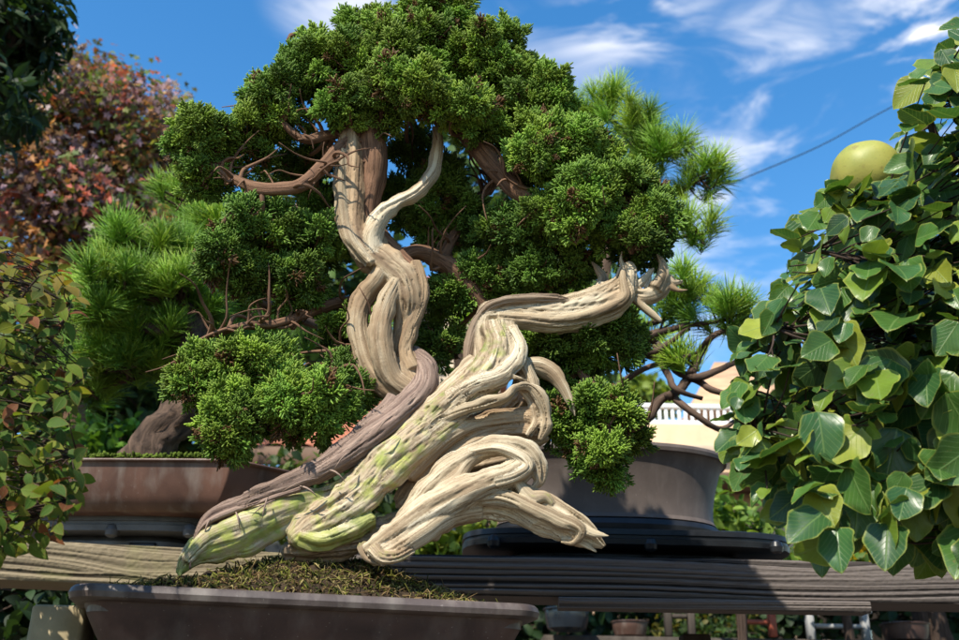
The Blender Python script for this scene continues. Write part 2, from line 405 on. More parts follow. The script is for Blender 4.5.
# ================================================================== JUNIPER DEADWOOD
D0 = 1.42
def strand_mesh(mb, pts, flat=.8, twist=1.5, seed=0, amp=.16, per=14, sides=64, code=(0, 0)):
    """pts: (px, py, r_px, depth offset cm)"""
    pts = np.array([(q+(0,))[:4] if len(q) < 4 else q for q in pts], float)
    c = catmull(pts, per); c[:, 2] = np.maximum(c[:, 2], .6)
    W = np.array([P(q[0], q[1], D0+q[3]/100) for q in c]); rad = c[:, 2]*U(D0)*1.07
    T = norm(np.gradient(W, axis=0)); view = norm(W-CAM)
    A = norm(np.cross(T, view)); B = norm(np.cross(A, T))
    s = np.concatenate([[0], np.cumsum(np.linalg.norm(np.diff(W, axis=0), axis=1))])
    th = np.linspace(0, 2*np.pi, sides, endpoint=False)
    TH = th[None]+twist*s[:, None]*6; SS = s[:, None]+0*th
    rs = np.random.default_rng(seed); mod = 0
    for k_, am in ((1, .3), (2, .8), (3, .75), (5, .22)):
        ph = rs.uniform(0, 6.28); ff = rs.uniform(3, 9)
        env = .6+.4*np.sin(SS*ff*6+ph*2)
        wv = np.cos(k_*TH+ph+.8*np.sin(SS*ff*4))
        mod = mod+am*env*(1-2*np.abs(wv)**.8*.9 if k_ > 3 else wv)
    mod = mod+1.3*fbm(np.stack([SS*14, 1.6*np.cos(TH), 1.6*np.sin(TH)], -1), 3, seed+3)
    ridge = fbm(np.stack([SS*4, 4*np.cos(TH), 5*np.sin(TH)], -1), 2, seed+7)
    mod = mod-2.6*np.exp(-(ridge/.07)**2)*.6
    rr = rad[:, None]*(1+amp*mod*.62)
    rag = 1+.22*fbm(np.stack([SS*55, 1.1*np.cos(th)[None]+0*SS, 0*SS+seed], -1), 3, seed+11)*np.abs(np.cos(th))[None]**3
    sn = np.sin(th); sl_ = np.sign(sn)*np.abs(sn)**1.45*1.08
    Vv = W[:, None]+(rr*rag)[..., None]*(1.06*np.cos(th)[None, :, None]*A[:, None])+rr[..., None]*(flat*sl_[None, :, None]*B[:, None])
    rm = rad.mean()
    g = np.stack([SS*10+seed*7.3, rm*170*np.cos(TH), rm*170*np.sin(TH)], -1).reshape(-1, 3)
    n = len(W); V = Vv.reshape(-1, 3); k = np.arange((n-1)*sides); i = k//sides; j = k % sides; j2 = (j+1) % sides
    Fq = np.stack([i*sides+j, i*sides+j2, (i+1)*sides+j2, (i+1)*sides+j], 1)
    V = np.vstack([V, W[0]-T[0]*rad[0]*.5, W[-1]+T[-1]*rad[-1]*.5]); a_ = len(V)-2; j = np.arange(sides); j2 = (j+1) % sides
    g = np.vstack([g, g[0], g[-1]])
    cc = np.zeros((len(V), 3)); cc[:, 0] = code[0]; cc[:, 1] = code[1]; cc[:, 2] = code[2] if len(code) > 2 else .12
    mb.add(V, [Fq, np.stack([j2, j, np.full(sides, a_)], 1), np.stack([(n-1)*sides+j, (n-1)*sides+j2, np.full(sides, a_+1)], 1)], grain=g, moss=cc)
DW = [  # points, flat, twist, amp, (moss, bark)
 # the S-shaped left column
 ([(349,118,9,1),(350,150,13,0),(351,190,14,0),(352,225,15,0),(362,247,16,0),(383,264,17,0),(401,281,18,0),(407,302,17,0),(405,325,12,.8),(402,350,11,1),(404,372,12,.5),(416,388,12,0)], .8, .5, .13, (0,0,.8)),
 ([(388,258,7,-.5),(378,278,9,-1),(364,297,10.5,0),(358,318,9.5,0),(361,342,10,0),(371,366,11.5,0),(390,387,13,0),(410,398,11,0)], .75, .4, .12, (0,0,.7)),
 ([(396,282,7,-1.5),(386,303,10,-2.2),(380,330,11,-2.6),(383,355,11,-2.2),(392,378,11,-1.2),(410,392,10,-.5)], .9, .4, .12, (0,0,.55)),
 ([(374,232,8,.5),(380,250,10,.5),(392,266,8,.5)], .8, .4, .12, (0,0,.8)),
 ([(415,262,5,0),(421,285,7,0),(419,305,8,0),(409,330,9,0),(404,352,9,0),(412,370,10,0)], .8, .5, .18, (0,0,1)),
 # fork limb
 ([(437,128,5,2),(437,150,7,2),(433,172,7.5,1),(418,191,8,0),(398,204,8.5,0),(382,215,9,-1),(372,236,11,-1),(374,256,10,-1)], .85, .8, .1, (0,0)),
 ([(341,150,5,-1.5),(340,185,6,-1.5),(344,220,7,-1.5),(352,243,7,-2),(370,264,6,-2)], .9, .5, .15, (0,0)),
 # long front ridge root D
 ([(293,541,9,-5),(312,528,17,-4.5),(335,514,20,-4),(360,494,19,-4),(385,466,18,-4),(413,439,17,-4),(443,413,16,-4),(470,391,17,-4),(490,368,18,-3),(497,345,15,-2),(492,326,13,-1)], .8, .5, .2, (.38,0)),
 ([(330,520,10,-5),(356,506,12,-5),(384,484,12,-4.5),(412,458,11,-4.5),(440,434,9,-4.5),(462,418,8,-4.5)], .8, .4, .2, (.42,0)),
 ([(330,503,9,-3),(360,478,10,-3),(392,445,11,-3),(425,415,11,-3),(455,388,12,-2.5),(480,365,12,-2)], .9, .4, .18, (0.05,0)),
 ([(450,400,8,-5),(475,385,9,-5.5),(500,376,9,-5),(515,362,8,-4),(520,345,6,-3),(512,328,6,-2)], .8, .6, .2, (0,0)),
 # yellow-green left root C
 ([(178,574,3,-7.5),(192,556,10,-7),(212,545,16,-6.5),(240,534,18,-6),(270,518,16,-5.5),(300,506,13,-4.5),(332,496,10,-3),(365,476,9,-3)], .6, .2, .16, (.5,0)),
 ([(186,560,5,-8),(205,540,7,-8),(225,530,8,-7.5),(260,518,8,-7)], .7, .2, .1, (.47,0)),
 ([(222,552,5,-6),(248,548,7,-5.5),(270,535,7,-5),(300,520,6,-4.5)], .7, .2, .1, (.47,0)),
 # dark mossy underside between the roots
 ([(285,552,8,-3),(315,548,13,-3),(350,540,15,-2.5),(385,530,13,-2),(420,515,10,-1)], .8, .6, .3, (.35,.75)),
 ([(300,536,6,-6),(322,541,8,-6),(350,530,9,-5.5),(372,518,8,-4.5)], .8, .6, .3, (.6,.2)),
 
 ([(372,548,6,-7.5),(382,556,6,-8),(396,556,6,-8),(412,548,5,-7)], .8, .6, .3, (.3,0,.5)),
 ([(362,545,5,-5),(368,556,5,-6),(378,562,3,-7),(384,566,1,-8)], .8, .6, .3, (.3,.4)),
 # right lower root E
 ([(368,556,9,-6),(386,545,14,-6),(408,530,17,-6),(432,513,18,-6),(458,497,16,-6.5),(486,484,14,-7),(512,474,13,-7),(530,462,11,-6.5)], .7, .4, .17, (.12,0)),
 ([(378,560,5,-7),(400,548,8,-7),(425,532,9,-7),(450,515,9,-6),(480,508,8,-5)], .8, .3, .15, (.1,0)),
 # loop over the hole
 ([(402,522,8,-4),(424,494,10,-4.5),(448,470,10,-5),(476,452,9.5,-6),(502,446,9.5,-6.5),(524,450,9.5,-6.5),(537,464,8,-6.5),(539,480,5,-6),(533,488,2,-6)], .85, .6, .17, (0.02,0)),
 ([(470,452,5,-6.5),(495,448,5,-7.5),(518,455,6,-7.8),(528,466,6,-8),(515,476,6,-8),(495,482,6,-8)], .8, .4, .12, (0,0)),
 ([(440,490,8,-5),(458,478,7,-6),(468,464,6,-6),(482,452,6,-6)], .8, .5, .15, (.1,0)),
 # right tip root F
 ([(425,525,12,-3),(455,512,14,-3.5),(485,503,15,-4),(512,507,14,-4.5),(540,521,13,-5),(566,531,12,-5.5),(586,538,8,-5.5),(603,546,2.5,-5.5)], .7, .8, .17, (0,0)),
 ([(495,486,6,-5),(518,489,7,-5.5),(542,501,8,-6),(566,514,8,-6.5),(588,529,6,-6.5),(605,546,1.5,-6)], .6, .5, .2, (.1,0)),
 ([(470,500,6,-6),(500,497,7,-7),(530,508,6,-7.5),(556,520,7,-7.5),(578,530,6,-7.5),(573,541,4,-7),(560,541,3,-6.5)], .7, .6, .18, (0,0)),
 ([(510,470,5,-7),(520,486,5,-7),(532,498,6,-7),(545,497,4.5,-7),(553,504,2,-7)], .8, .5, .15, (.25,0)),
 ([(530,455,5,-6),(538,468,5,-6),(541,478,3,-6),(537,484,1.2,-6)], .8, .5, .1, (0,0)),
 # sheet between the roots
 ([(398,505,9,-1),(425,475,14,-1),(455,445,17,-1),(487,420,18,-1),(515,402,15,-1),(525,380,12,-1)], .8, .5, .26, (0.1,0,.75)),
 ([(420,490,7,-2.5),(448,458,9,-2.5),(480,438,9,-3),(512,430,9,-3),(538,432,7,-3)], .75, .5, .24, (0,0,.75)),
 ([(410,478,6,-3.5),(440,445,8,-3.8),(470,425,8,-4),(500,418,8,-4),(530,416,8,-3.5),(542,428,5,-3)], .75, .5, .24, (0,0,.75)),
 ([(470,455,5,-2),(505,440,7,-2.5),(532,442,6,-2),(548,438,3,-2)], .75, .5, .2, (0,0,.75)),
 ([(430,486,6,-2.8),(462,468,7,-3),(490,462,5,-2),(520,455,5,-2)], .75, .5, .2, (0.1,0,.75)),
 # folded lip H
 ([(440,421,4,-5),(465,411,7,-6),(490,404,7.5,-6.5),(507,398,6,-6.5),(517,388,5,-6),(531,387,6,-5.5),(543,402,6.5,-5),(547,424,6,-4.5),(540,440,2.5,-4)], .8, .4, .15, (0.05,0)),
 ([(519,388,4,-5),(532,400,5,-4),(536,420,5,-4),(528,436,3,-4)], .8, .4, .15, (.15,0)),
 # neck
 ([(511,322,6,-1),(514,342,5,-1.5),(522,362,7,-2),(530,382,7,-2.5),(534,402,6,-3)], .9, .5, .15, (.12,0)),
 ([(483,320,10,0),(486,342,11,0),(492,364,13,-1),(500,382,13,-2)], .8, .5, .15, (0,0)),
 # arm
 ([(484,330,8,0),(487,316,12,0),(505,312,14,0),(530,314,15,0),(560,314,16,0),(590,307,17,0),(612,298,17,0),(626,286,11,0),(630,272,7,0),(629,262,3,0)], .8, .6, .17, (.08,0)),
 ([(500,320,8,-.8),(530,321,9,-1),(560,322,9,-1),(590,316,10,-1),(615,306,10,-1),(627,296,7,-2),(624,278,5,-2),(625,266,2,-2)], .8, .5, .2, (0,0)),
 ([(515,306,7,-.5),(545,306,8,-.7),(575,301,8,-.8),(600,293,8,-1),(616,282,5,-1),(622,268,3,-1)], .8, .5, .15, (.14,0)),
 ([(600,290,6,1),(603,278,5,2),(598,270,3.5,2),(592,262,1.3,2)], .8, .5, .15, (0,.6)),
 ([(628,292,6,1),(645,296,8,1),(660,290,8,1),(668,280,5,1),(674,283,4,1),(683,281,2,1)], .8, .5, .2, (0.05,0)),
 ([(655,288,7,0),(662,276,6,0),(662,264,4,0),(657,254,1.5,0)], .8, .5, .15, (0,0)),
 ([(632,290,6,1),(642,281,5,1),(650,272,3,1),(654,268,1.2,1)], .8, .5, .15, (0.1,0)),
 ([(630,294,6,1),(640,304,4,1),(652,314,3.5,1),(661,321,2,1)], .8, .5, .15, (.1,0)),
 # splinters and torn tips
 ([(578,527,5,-7),(594,533,3.5,-7.5),(609,536,.8,-8)], .6, .3, .2, (0,0)), ([(570,538,5,-6),(586,545,3,-6),(597,552,.8,-6)], .6, .3, .2, (0,0)),
   
  
   ([(186,560,5,-7),(181,570,3,-7.5),(179,580,.8,-8)], .6, .3, .2, (.6,0)),
 ([(624,270,3.5,0),(621,260,2,0),(622,251,.6,0)], .7, .3, .2, (0,0)), ([(668,286,4,1),(678,290,2.5,1),(688,290,.6,1)], .7, .3, .2, (0,0,.6)), ([(646,288,3,1),(650,278,2,1),(648,266,.6,1)], .7, .3, .2, (0,0)),
 ([(452,414,4,-4.5),(440,428,4,-4.5),(424,446,1,-5)], .6, .3, .2, (.1,0)), ([(505,378,4,-4.5),(518,378,4,-5),(535,384,1,-5)], .6, .3, .2, (.3,0)),
 # horn
 ([(515,372,7,0),(532,366,8,0),(549,371,8.5,0),(561,384,6.5,0),(570,401,4,0),(575,416,1,0)], .7, .5, .14, (.05,0)),
 # bark ribbon on the neck and arm top
 ([(468,382,4,0),(468,355,5,0),(473,330,5.5,0),(484,311,5.5,-1),(500,302,5,-2),(525,299,5,-2),(550,298,4.5,-2),(568,299,2,-2)], .7, .3, .1, (0,.8)),
]
juni = empty('juniper_bonsai', (pc[0], pc[1], RZ), 'twisted juniper bonsai with bleached driftwood trunk in the front pot', 'bonsai tree')
src = MB()
for i, (pts, flat, tw, amp, code) in enumerate(DW):
    strand_mesh(src, pts, flat, tw, i+1, amp, code=code)
def remeshed(src, name, voxel, mat, parent, smooth=3):
    tmp = src.build('tmp_src', None)
    SV = np.concatenate(src.V); SG = np.concatenate(src.A['grain']); SM = np.concatenate(src.A['moss'])
    md = tmp.modifiers.new('r', 'REMESH'); md.mode = 'VOXEL'; md.voxel_size = voxel; md.use_smooth_shade = True
    ms = tmp.modifiers.new('s', 'SMOOTH'); ms.factor = .5; ms.iterations = smooth
    dg = bpy.context.evaluated_depsgraph_get(); me = bpy.data.meshes.new_from_object(tmp.evaluated_get(dg))
    bpy.data.objects.remove(tmp)
    n = len(me.vertices); co = np.empty(n*3); me.vertices.foreach_get('co', co); co = co.reshape(-1, 3)
    no = np.empty(n*3); me.vertices.foreach_get('normal', no); no = no.reshape(-1, 3)
    kd = KDTree(len(SV))
    for i, v in enumerate(SV): kd.insert(v, i)
    kd.balance()
    G = np.empty((n, 3)); MM = np.empty((n, 3))
    for i in range(n):
        _, ix, _ = kd.find(co[i]); G[i] = SG[ix]; MM[i] = SM[ix]
    ed = np.empty(len(me.edges)*2, np.int32); me.edges.foreach_get('vertices', ed); ed = ed.reshape(-1, 2); cnt = np.maximum(np.bincount(ed.ravel(), minlength=n), 1)
    for _ in range(9):
        acc = np.stack([np.bincount(ed[:, 0], MM[ed[:, 1], c_], n)+np.bincount(ed[:, 1], MM[ed[:, 0], c_], n) for c_ in range(3)], 1)
        MM = .4*MM+.6*acc/cnt[:, None]
    # real grooves along the grain
    msk = np.clip(.5+2.2*fbm(co*26, 2, 61), 0, 1)
    d = -.0042*msk*np.exp(-(fbm(G*np.array([.08, .42, .42]), 2, 40)/.045)**2)-.0016*msk*np.exp(-(fbm(G*np.array([.12, 1.2, 1.2]), 2, 44)/.04)**2)+.0004*(.2+msk)*fbm(G*np.array([.15, 2.2, 2.2]), 2, 50)-.006*np.clip(fbm(co*17, 2, 90)-.42, 0, .3)/.3+.0008*fbm(co*38, 2, 71)
    low = (-.3*(co[:, 2]-RZ)/.05)
    MM[:, 0] = MM[:, 0]+np.clip(.35-(co[:, 2]-RZ)/.09, -.2, .3)+.12*np.maximum(0, fbm(co*30, 2, 8))
    co2 = co+no*d[:, None]; me.vertices.foreach_set('co', co2.ravel())
    at = me.attributes.new('grain', 'FLOAT_VECTOR', 'POINT'); at.data.foreach_set('vector', G.ravel())
    at = me.attributes.new('moss', 'FLOAT_VECTOR', 'POINT'); at.data.foreach_set('vector', MM.ravel())
    me.polygons.foreach_set('use_smooth', np.ones(len(me.polygons), bool)); me.update()
    me.name = name; me.materials.clear(); me.materials.append(mat)
    ob = bpy.data.objects.new(name, me); COL.objects.link(ob); ob.parent = parent; ob.matrix_parent_inverse = parent.matrix_world.inverted()
    print(name, n); return ob
trunk = remeshed(src, 'trunk', .0014, M['dead'], juni, 1)
trunk['label'] = 'bleached cream driftwood trunk with green algae at the roots'
# living bark vein
src = MB()
strand_mesh(src, [(412,352,8,2),(426,368,12,0),(424,390,15,-2),(402,413,15,-3.5),(373,436,14,-4.5),(340,460,11,-5),(305,479,8.5,-5.2),(270,492,8,-5.5),(238,504,7,-6),(212,515,6,-6.5),(199,530,3,-7.5),(193,546,1.5,-7.5)], .8, .3, 70, .17, code=(-1, 1))
strand_mesh(src, [(395,400,8,-2),(372,424,9,-4),(345,447,8,-5),(318,465,6,-5.5),(280,482,5,-6),(245,496,4,-6.3)], .8, .3, 71, .2, code=(-1, 1))
strand_mesh(src, [(190,570,1.2,-8),(193,545,1.8,-8),(205,524,2.4,-8),(232,511,2.6,-7.2),(262,501,2.6,-7),(300,489,2.6,-6.5)], .8, .3, 72, .2, code=(-1, 1))
vein = remeshed(src, 'live_vein', .0015, M['vein'], juni, 2)
vein['label'] = 'purple-brown living bark strip running down to the left root'
# loose bark shreds on the vein
for (x0_, y0_, x1_, y1_) in ((318,478,282,492),(330,470,345,482),(262,498,245,506),(268,497,262,520),(275,500,252,516),(300,486,318,498),(236,512,240,530),(350,452,334,470),(210,520,204,536),(392,416,376,434)):
    pts = [P(x0_+(x1_-x0_)*t, y0_+(y1_-y0_)*t-3*math.sin(t*3), D0-.082-.008*math.sin(t*3)) for t in np.linspace(0, 1, 6)]
    mb = MB(); tube(mb, pts, np.array([.6, 1, 1, .9, .6, .3])*.0013, 5, .3, 3); mb.build('bark_shred', M['vein'], juni)

# brown live wood behind / between
LIMBS = {
 'heart': [(374,105,15,1.5),(374,140,17,1),(374,170,15,1),(369,200,12,1.2),(372,228,10,2),(392,250,9,3),(410,265,8,2.5),(418,282,6,2)],
 'left': [(376,120,11,2),(350,140,9,0),(325,165,8,-3),(298,186,7.5,-5),(262,188,6.5,-5),(232,178,5,-4),(205,160,4,-3)],
 'leftup': [(360,128,8,2),(330,135,6,0),(305,140,5.5,-2),(285,125,4,-3),(268,105,3,-3)],
 'right': [(378,112,12,4),(420,108,11,4),(462,130,11,3),(488,158,13,2),(505,178,13,1),(524,196,10,0),(556,212,7,0),(600,222,5,0),(650,222,3.5,0)],
 'top': [(378,115,12,2),(392,90,9,2),(410,60,7,2),(430,30,4,2)],
 'back': [(392,262,7,5),(418,252,9,7),(448,264,11,9),(470,288,12,10),(488,312,11,11),(520,335,8,11),(560,350,6,8),(600,400,5,3),(610,440,3,0)],
 'backup': [(440,262,7,9),(455,235,6,12),(470,205,5,13),(500,180,4,13)],
 'midleft': [(372,300,6,7),(345,302,6,7),(310,312,5.5,4),(272,323,5,1),(238,328,4,-1),(205,340,3,-2)],
 'lowleft': [(380,330,6,7),(352,350,5,5),(330,372,4.5,1),(300,395,4,-3),(262,412,3,-4)],
}
def limb_path(pts, per=7):
    pts = np.array(pts, float); c = catmull(pts, per)
    W = np.array([P(q[0], q[1], D0+q[3]/100) for q in c]); return W, np.maximum(c[:, 2], 1)*U(D0)
skel = {}; allpts = []
for nme, pts in LIMBS.items():
    W, rad = limb_path(pts); mb = MB()
    W = W+.004*np.stack([fbm(W*22, 2, 3), fbm(W*22, 2, 5), fbm(W*22, 2, 6)], 1)
    tube(mb, W, rad, 20, .3, len(nme))
    for _ in range(16 if nme in ('heart', 'leftup', 'top') else 34):
        p0 = W[random.randrange(4, len(W))]; d = norm(RNG.normal(size=3)+np.array([0, -.2, .4])); tp_ = [p0]; L_ = random.uniform(.02, .075)
        for k in range(4): d = norm(d+RNG.normal(size=3)*.5); tp_.append(tp_[-1]+d*L_/2.2)
        if nme != 'heart': tube(mb, catmull(tp_, 3), np.linspace(random.uniform(.0018, .0042), .0007, 13), 6, .3)
    mb.build('branch', M['bark'], juni, True)
    skel[nme] = (W, rad); allpts.append(W)
# dead stub poking out of the crown
mb = MB(); tube(mb, [P(306,38,D0), P(298,34,D0), P(291,36,D0), P(287,42,D0)], [.006, .006, .005, .003], 10, .2); mb.build('dead_stub', M['twig'], juni, True)

# juniper spray template
def finger(L_, r):
    V = []; 
    for (z, rr) in ((0, .55), (.55, 1.0), (.85, .75)):
        for k in range(4): V.append((r*rr*math.cos(k*math.pi/2), r*rr*math.sin(k*math.pi/2), z*L_))
    V.append((0, 0, L_)); Fq = []; Ft = []
    for i in (0, 1):
        for k in range(4): Fq.append((i*4+k, i*4+(k+1) % 4, i*4+4+(k+1) % 4, i*4+4+k))
    for k in range(4): Ft.append((8+k, 8+(k+1) % 4, 12))
    return np.array(V, float), [np.array(Fq), np.array(Ft)]
def spray_template(seed, n=22, Lf=.0078, rf=.00125, spread=1.0):
    rs = random.Random(seed); V = []; Fq = []; Ft = []; TC = []; nn = 0
    fv, ff = finger(1, 1)
    for k in range(n):
        t = k/(n-1); h = .016*t*(.7+.3*rs.random()); ang = k*2.4+rs.uniform(-.4, .4)
        tilt = spread*(1-t)*1.15+.15+rs.uniform(-.15, .15)
        out = .0035*(1-t)+.001
        d = np.array([math.sin(tilt)*math.cos(ang), math.sin(tilt)*math.sin(ang), math.cos(tilt)])
        b = np.array([math.cos(ang)*out, math.sin(ang)*out, h])
        for q in range(2):
            d2 = norm(d+np.array([rs.uniform(-.45, .45) for _ in range(3)])*(q > 0)); L_ = Lf*rs.uniform(.7, 1.25)
            x = norm(np.cross(d2, [.3, .5, .8])); y = np.cross(d2, x)
            vv = fv*np.array([rf, rf, L_]); vv = vv@np.stack([x, y, d2])+b+d*(.003*q)
            V.append(vv); Fq.append(ff[0]+nn); Ft.append(ff[1]+nn); nn += len(vv)
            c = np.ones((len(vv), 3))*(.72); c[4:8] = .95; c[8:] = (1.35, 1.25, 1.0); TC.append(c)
    return np.vstack(V), [np.vstack(Fq), np.vstack(Ft)], np.vstack(TC)
SPR = [spray_template(s_) for s_ in range(5)]
def lobe_geo(l):
    cx, cy, rx, ry, dof, rd = l[:6]; d = D0+dof/100; C = P(cx, cy, d)
    return C, np.array([max(rx-10, rx*.6)*U(d), rd/100*.85, max(ry-9, ry*.6)*U(d)])
def juniper_pads(lobes, parent, col=(.05, .115, .022)):
    for li, l in enumerate(lobes):
        C, A = lobe_geo(l); dens = l[6] if len(l) > 6 else 1.0
        base = np.array(l[7] if len(l) > 7 else col)
        pts_all = np.vstack(allpts); d = np.linalg.norm(pts_all-C, axis=1); s0 = pts_all[d.argmin()]
        tmid = (s0+C)/2+RNG.normal(size=3)*.012+np.array([0, 0, -.01])
        br = MB(); main = catmull([s0, tmid, C], 8)
        tube(br, main, np.linspace(.0048, .0028, len(main)), 9, .3, li)
        area = 4*np.pi*((A[0]*A[2])**1.6/3+(A[0]*A[1])**1.6/3+(A[1]*A[2])**1.6/3)**(1/1.6)
        nsub = max(9, int(area/(.034**2)*dens))
        dirs = rdir(nsub*2); dirs = dirs[(dirs[:, 2] > -.75) | (RNG.random(nsub*2) < .3)][:nsub]
        sub = C+dirs*A*RNG.uniform(.5, 1.05, (len(dirs), 1))*(1+.3*fbm(dirs*2.0+li*5, 2, li))[:, None]
        fb = MB(); P_ = []; Dn = []; CC = []
        for q, dd in zip(sub, dirs):
            rc = random.uniform(.011, .03); m = int(28*(rc/.024)**2)+3
            nn = norm(dd/A*A.mean()); e = norm(RNG.normal(size=(m, 3))+nn*.7+np.array([0, 0, .45]))
            P_.append(q+e*rc*RNG.uniform(.25, 1, (m, 1))); Dn.append(norm(e+np.array([0, 0, .35])))
            tone = random.uniform(.7, 1.35); hue = random.uniform(-.3, 1)
            c = base*tone*np.array([1+.34*hue, 1+.12*hue, 1])
            CC.append(np.tile(c, (m, 1))*RNG.uniform(.8, 1.2, (m, 1)))
            old = RNG.random(m) < .04; CC[-1][old] = (.16, .09, .04)
            k = np.linalg.norm(main-q, axis=1).argmin(); s1 = main[k]
            mid = (s1+q)/2+RNG.normal(size=3)*.007
            pth = catmull([s1, mid, q-nn*rc*.2], 4); tube(br, pth, np.linspace(.0022, .0009, len(pth)), 5, .2)
            for _ in range(3):
                e_ = q+norm(RNG.normal(size=3)+nn)*rc*.9; tube(br, [q-nn*rc*.3, (q+e_)/2+RNG.normal(size=3)*.002, e_], [.0011, .0009, .0006], 4)
        br.build('branch', M['bark'], parent, True)
        P_ = np.vstack(P_); Dn = np.vstack(Dn); CC = np.vstack(CC); which = RNG.integers(0, len(SPR), len(P_))
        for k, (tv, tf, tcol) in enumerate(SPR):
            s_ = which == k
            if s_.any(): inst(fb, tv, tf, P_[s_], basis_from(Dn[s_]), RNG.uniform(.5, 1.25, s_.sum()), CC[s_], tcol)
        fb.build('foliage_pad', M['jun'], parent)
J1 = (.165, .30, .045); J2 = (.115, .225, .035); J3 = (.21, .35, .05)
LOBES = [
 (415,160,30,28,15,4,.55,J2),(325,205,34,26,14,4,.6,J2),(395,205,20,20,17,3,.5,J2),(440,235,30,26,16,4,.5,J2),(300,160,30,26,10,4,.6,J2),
 (382,98,34,26,-4,4,1,J1),(345,110,30,22,-3,4,.9,J1),(405,85,40,30,-6,4,1,J1),(455,108,34,20,-5,4,.9,J1),
 (420,62,78,50,2,9,1,J1),(335,72,55,42,0,8,1,J1),(492,72,62,48,2,9,1,J1),(425,26,60,26,2,7,1,J1),(370,45,45,32,2,7,1,J1),
 (430,100,46,24,-5,5,1,J3),(275,112,40,42,0,6,1,J1),(300,75,26,22,0,4,1,J1),(208,145,38,36,-2,6,1,J1),(250,150,30,28,0,5,.8,J1),(205,182,22,20,-2,4,.8,J1),
 (530,112,50,48,3,9,1,J1),(540,155,46,40,-1,7,1,J1),(578,160,42,34,3,8,1,J1),(622,200,44,32,2,8,1,J1),(655,228,34,26,2,6,1,J1),(460,300,34,34,14,6,.6,J2),(435,340,22,30,15,4,.5,J2),(585,208,48,36,-2,7,1,J1),
 (628,246,42,22,0,6,.9,J2),(545,225,40,36,1,6,.9,J2),(470,125,34,24,0,5,.8,J1),(505,240,40,26,6,5,.8,J2),
 (262,232,46,32,0,7,1,J2),(230,258,34,30,-1,6,1,J2),(312,245,40,32,3,7,1,J2),(285,285,45,24,2,6,.8,J2),
 (205,378,44,28,-2,6,1,J1),(262,372,50,30,0,7,1,J1),(300,408,52,34,-3,7,1,J1),(245,418,40,28,-4,6,1,J1),(340,385,36,30,1,6,1,J2),(225,440,24,14,-4,4,.8,J1),
 (450,205,44,46,12,7,.8,J2),(500,285,50,22,12,6,.7,J2),(345,330,28,30,9,5,.8,J2),
 (560,360,48,38,10,7,.9,J2),(600,345,40,40,8,7,.9,J2),(600,425,50,42,5,6,1,J1),(562,425,34,34,6,5,.9,J2),(604,462,26,20,3,4,1,J1),(545,400,30,30,8,5,.8,J2),(560,270,50,22,6,6,.8,J2),
]
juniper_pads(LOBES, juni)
# ================================================================== SHELF BEAMS
def plank(name, p0, p1, th, dep, mat, label, seed=0, n=700, m=44, knots=(), parent=None):
    p0 = np.array(p0, float); p1 = np.array(p1, float); e = p1-p0; L_ = np.linalg.norm(e); e /= L_; out = norm(np.cross(e, [0, 0, 1.])); upv = np.cross(out, e)
    # front face grid with weathered grooves
    u = np.linspace(0, L_, n); v = np.linspace(0, th, m); UU, VV = np.meshgrid(u, v, indexing='ij')
    warp = .006*fbm(np.stack([UU*1.6, VV*4, 0*UU+seed], -1), 3, seed)
    for (ku, kv, kr) in knots:
        dd = ((UU-ku)/3.5)**2+(VV-kv)**2; warp = warp+kr*np.exp(-dd/.0006)*np.sign(VV-kv+1e-6)*.9+.01*np.exp(-((UU-ku)/.22)**2)
    q = (VV+warp)*1.0
    gr = noise(np.stack([UU*.5, q*250, 0*UU+seed*3], -1), seed)*.65+noise(np.stack([UU*1.5, q*520, 0*UU], -1), seed+4)*.4
    gro = np.clip((gr+.05)/.45, -1, 1); dz = .0016*gro+.0004*noise(np.stack([UU*200, VV*300, 0*UU], -1), 3)
    edge = np.minimum(VV, th-VV); dz = dz*1.25; dz = dz-.003*np.exp(-edge/.0025)
    V = p0+UU[..., None]*e+VV[..., None]*upv+dz[..., None]*out
    g_ = np.stack([UU*4+seed, q*160, 0*UU], -1); lu = np.stack([gro*.5+.5, 0*UU, 0*UU], -1)
    i, j = np.meshgrid(np.arange(n-1), np.arange(m-1), indexing='ij'); k = (i*m+j).ravel()
    mb = MB(); mb.add(V.reshape(-1, 3), [np.stack([k, k+m, k+m+1, k+1], 1)], grain=g_.reshape(-1, 3), luv=lu.reshape(-1, 3))
    # top, bottom, back and ends with coarse grids joined on the displaced edge rows
    def sheet(A, B):
        Q = np.stack([A, B], 1); nn = len(A); k = np.arange(nn-1)*2; mb.add(Q.reshape(-1, 3), [np.stack([k, k+1, k+3, k+2], 1)], grain=np.stack([np.repeat(np.linspace(0, L_*4, nn), 2), np.tile([0, 20.], nn), np.zeros(nn*2)], 1), luv=np.tile([.7, 0, 0], (nn*2, 1)))
    bt = V[:, -1]-out*dep; bb = V[:, 0]-out*dep
    sheet(V[:, -1], bt); sheet(bb, V[:, 0]); sheet(bt, bb)
    for k_ in (0, -1):
        mb.add(np.vstack([V[k_, 0], V[k_, -1], bt[k_], bb[k_]]), [np.array([[0, 1, 2, 3]])], grain=np.zeros((4, 3)), luv=np.tile([.7, 0, 0], (4, 1)))
    o = mb.build(name, mat, parent, False); o['label'] = label; return o, out, e
PD = 1.98
za = P(420, 597, PD)[2]; zb_ = P(420, 557, PD)[2]; TH = zb_-za; SZ = zb_
A0 = Pz(318, 592.6, za); A1 = Pz(1130, 606.5, za)
shelf = empty('plant_shelf', (.3, 2.1, 0), 'long weathered timber plant shelf with front beams, carrying the two pots behind the juniper', 'shelf')
plank('beam', A0, A1, TH, .12, M['plank'], 'long weathered beam with shade put into its dark colour and deep horizontal grain, across the right', 3, knots=((.95, .05, .004),), parent=shelf)
B1 = Pz(316, 592.6, za); B0 = Pz(-120, 574, za)
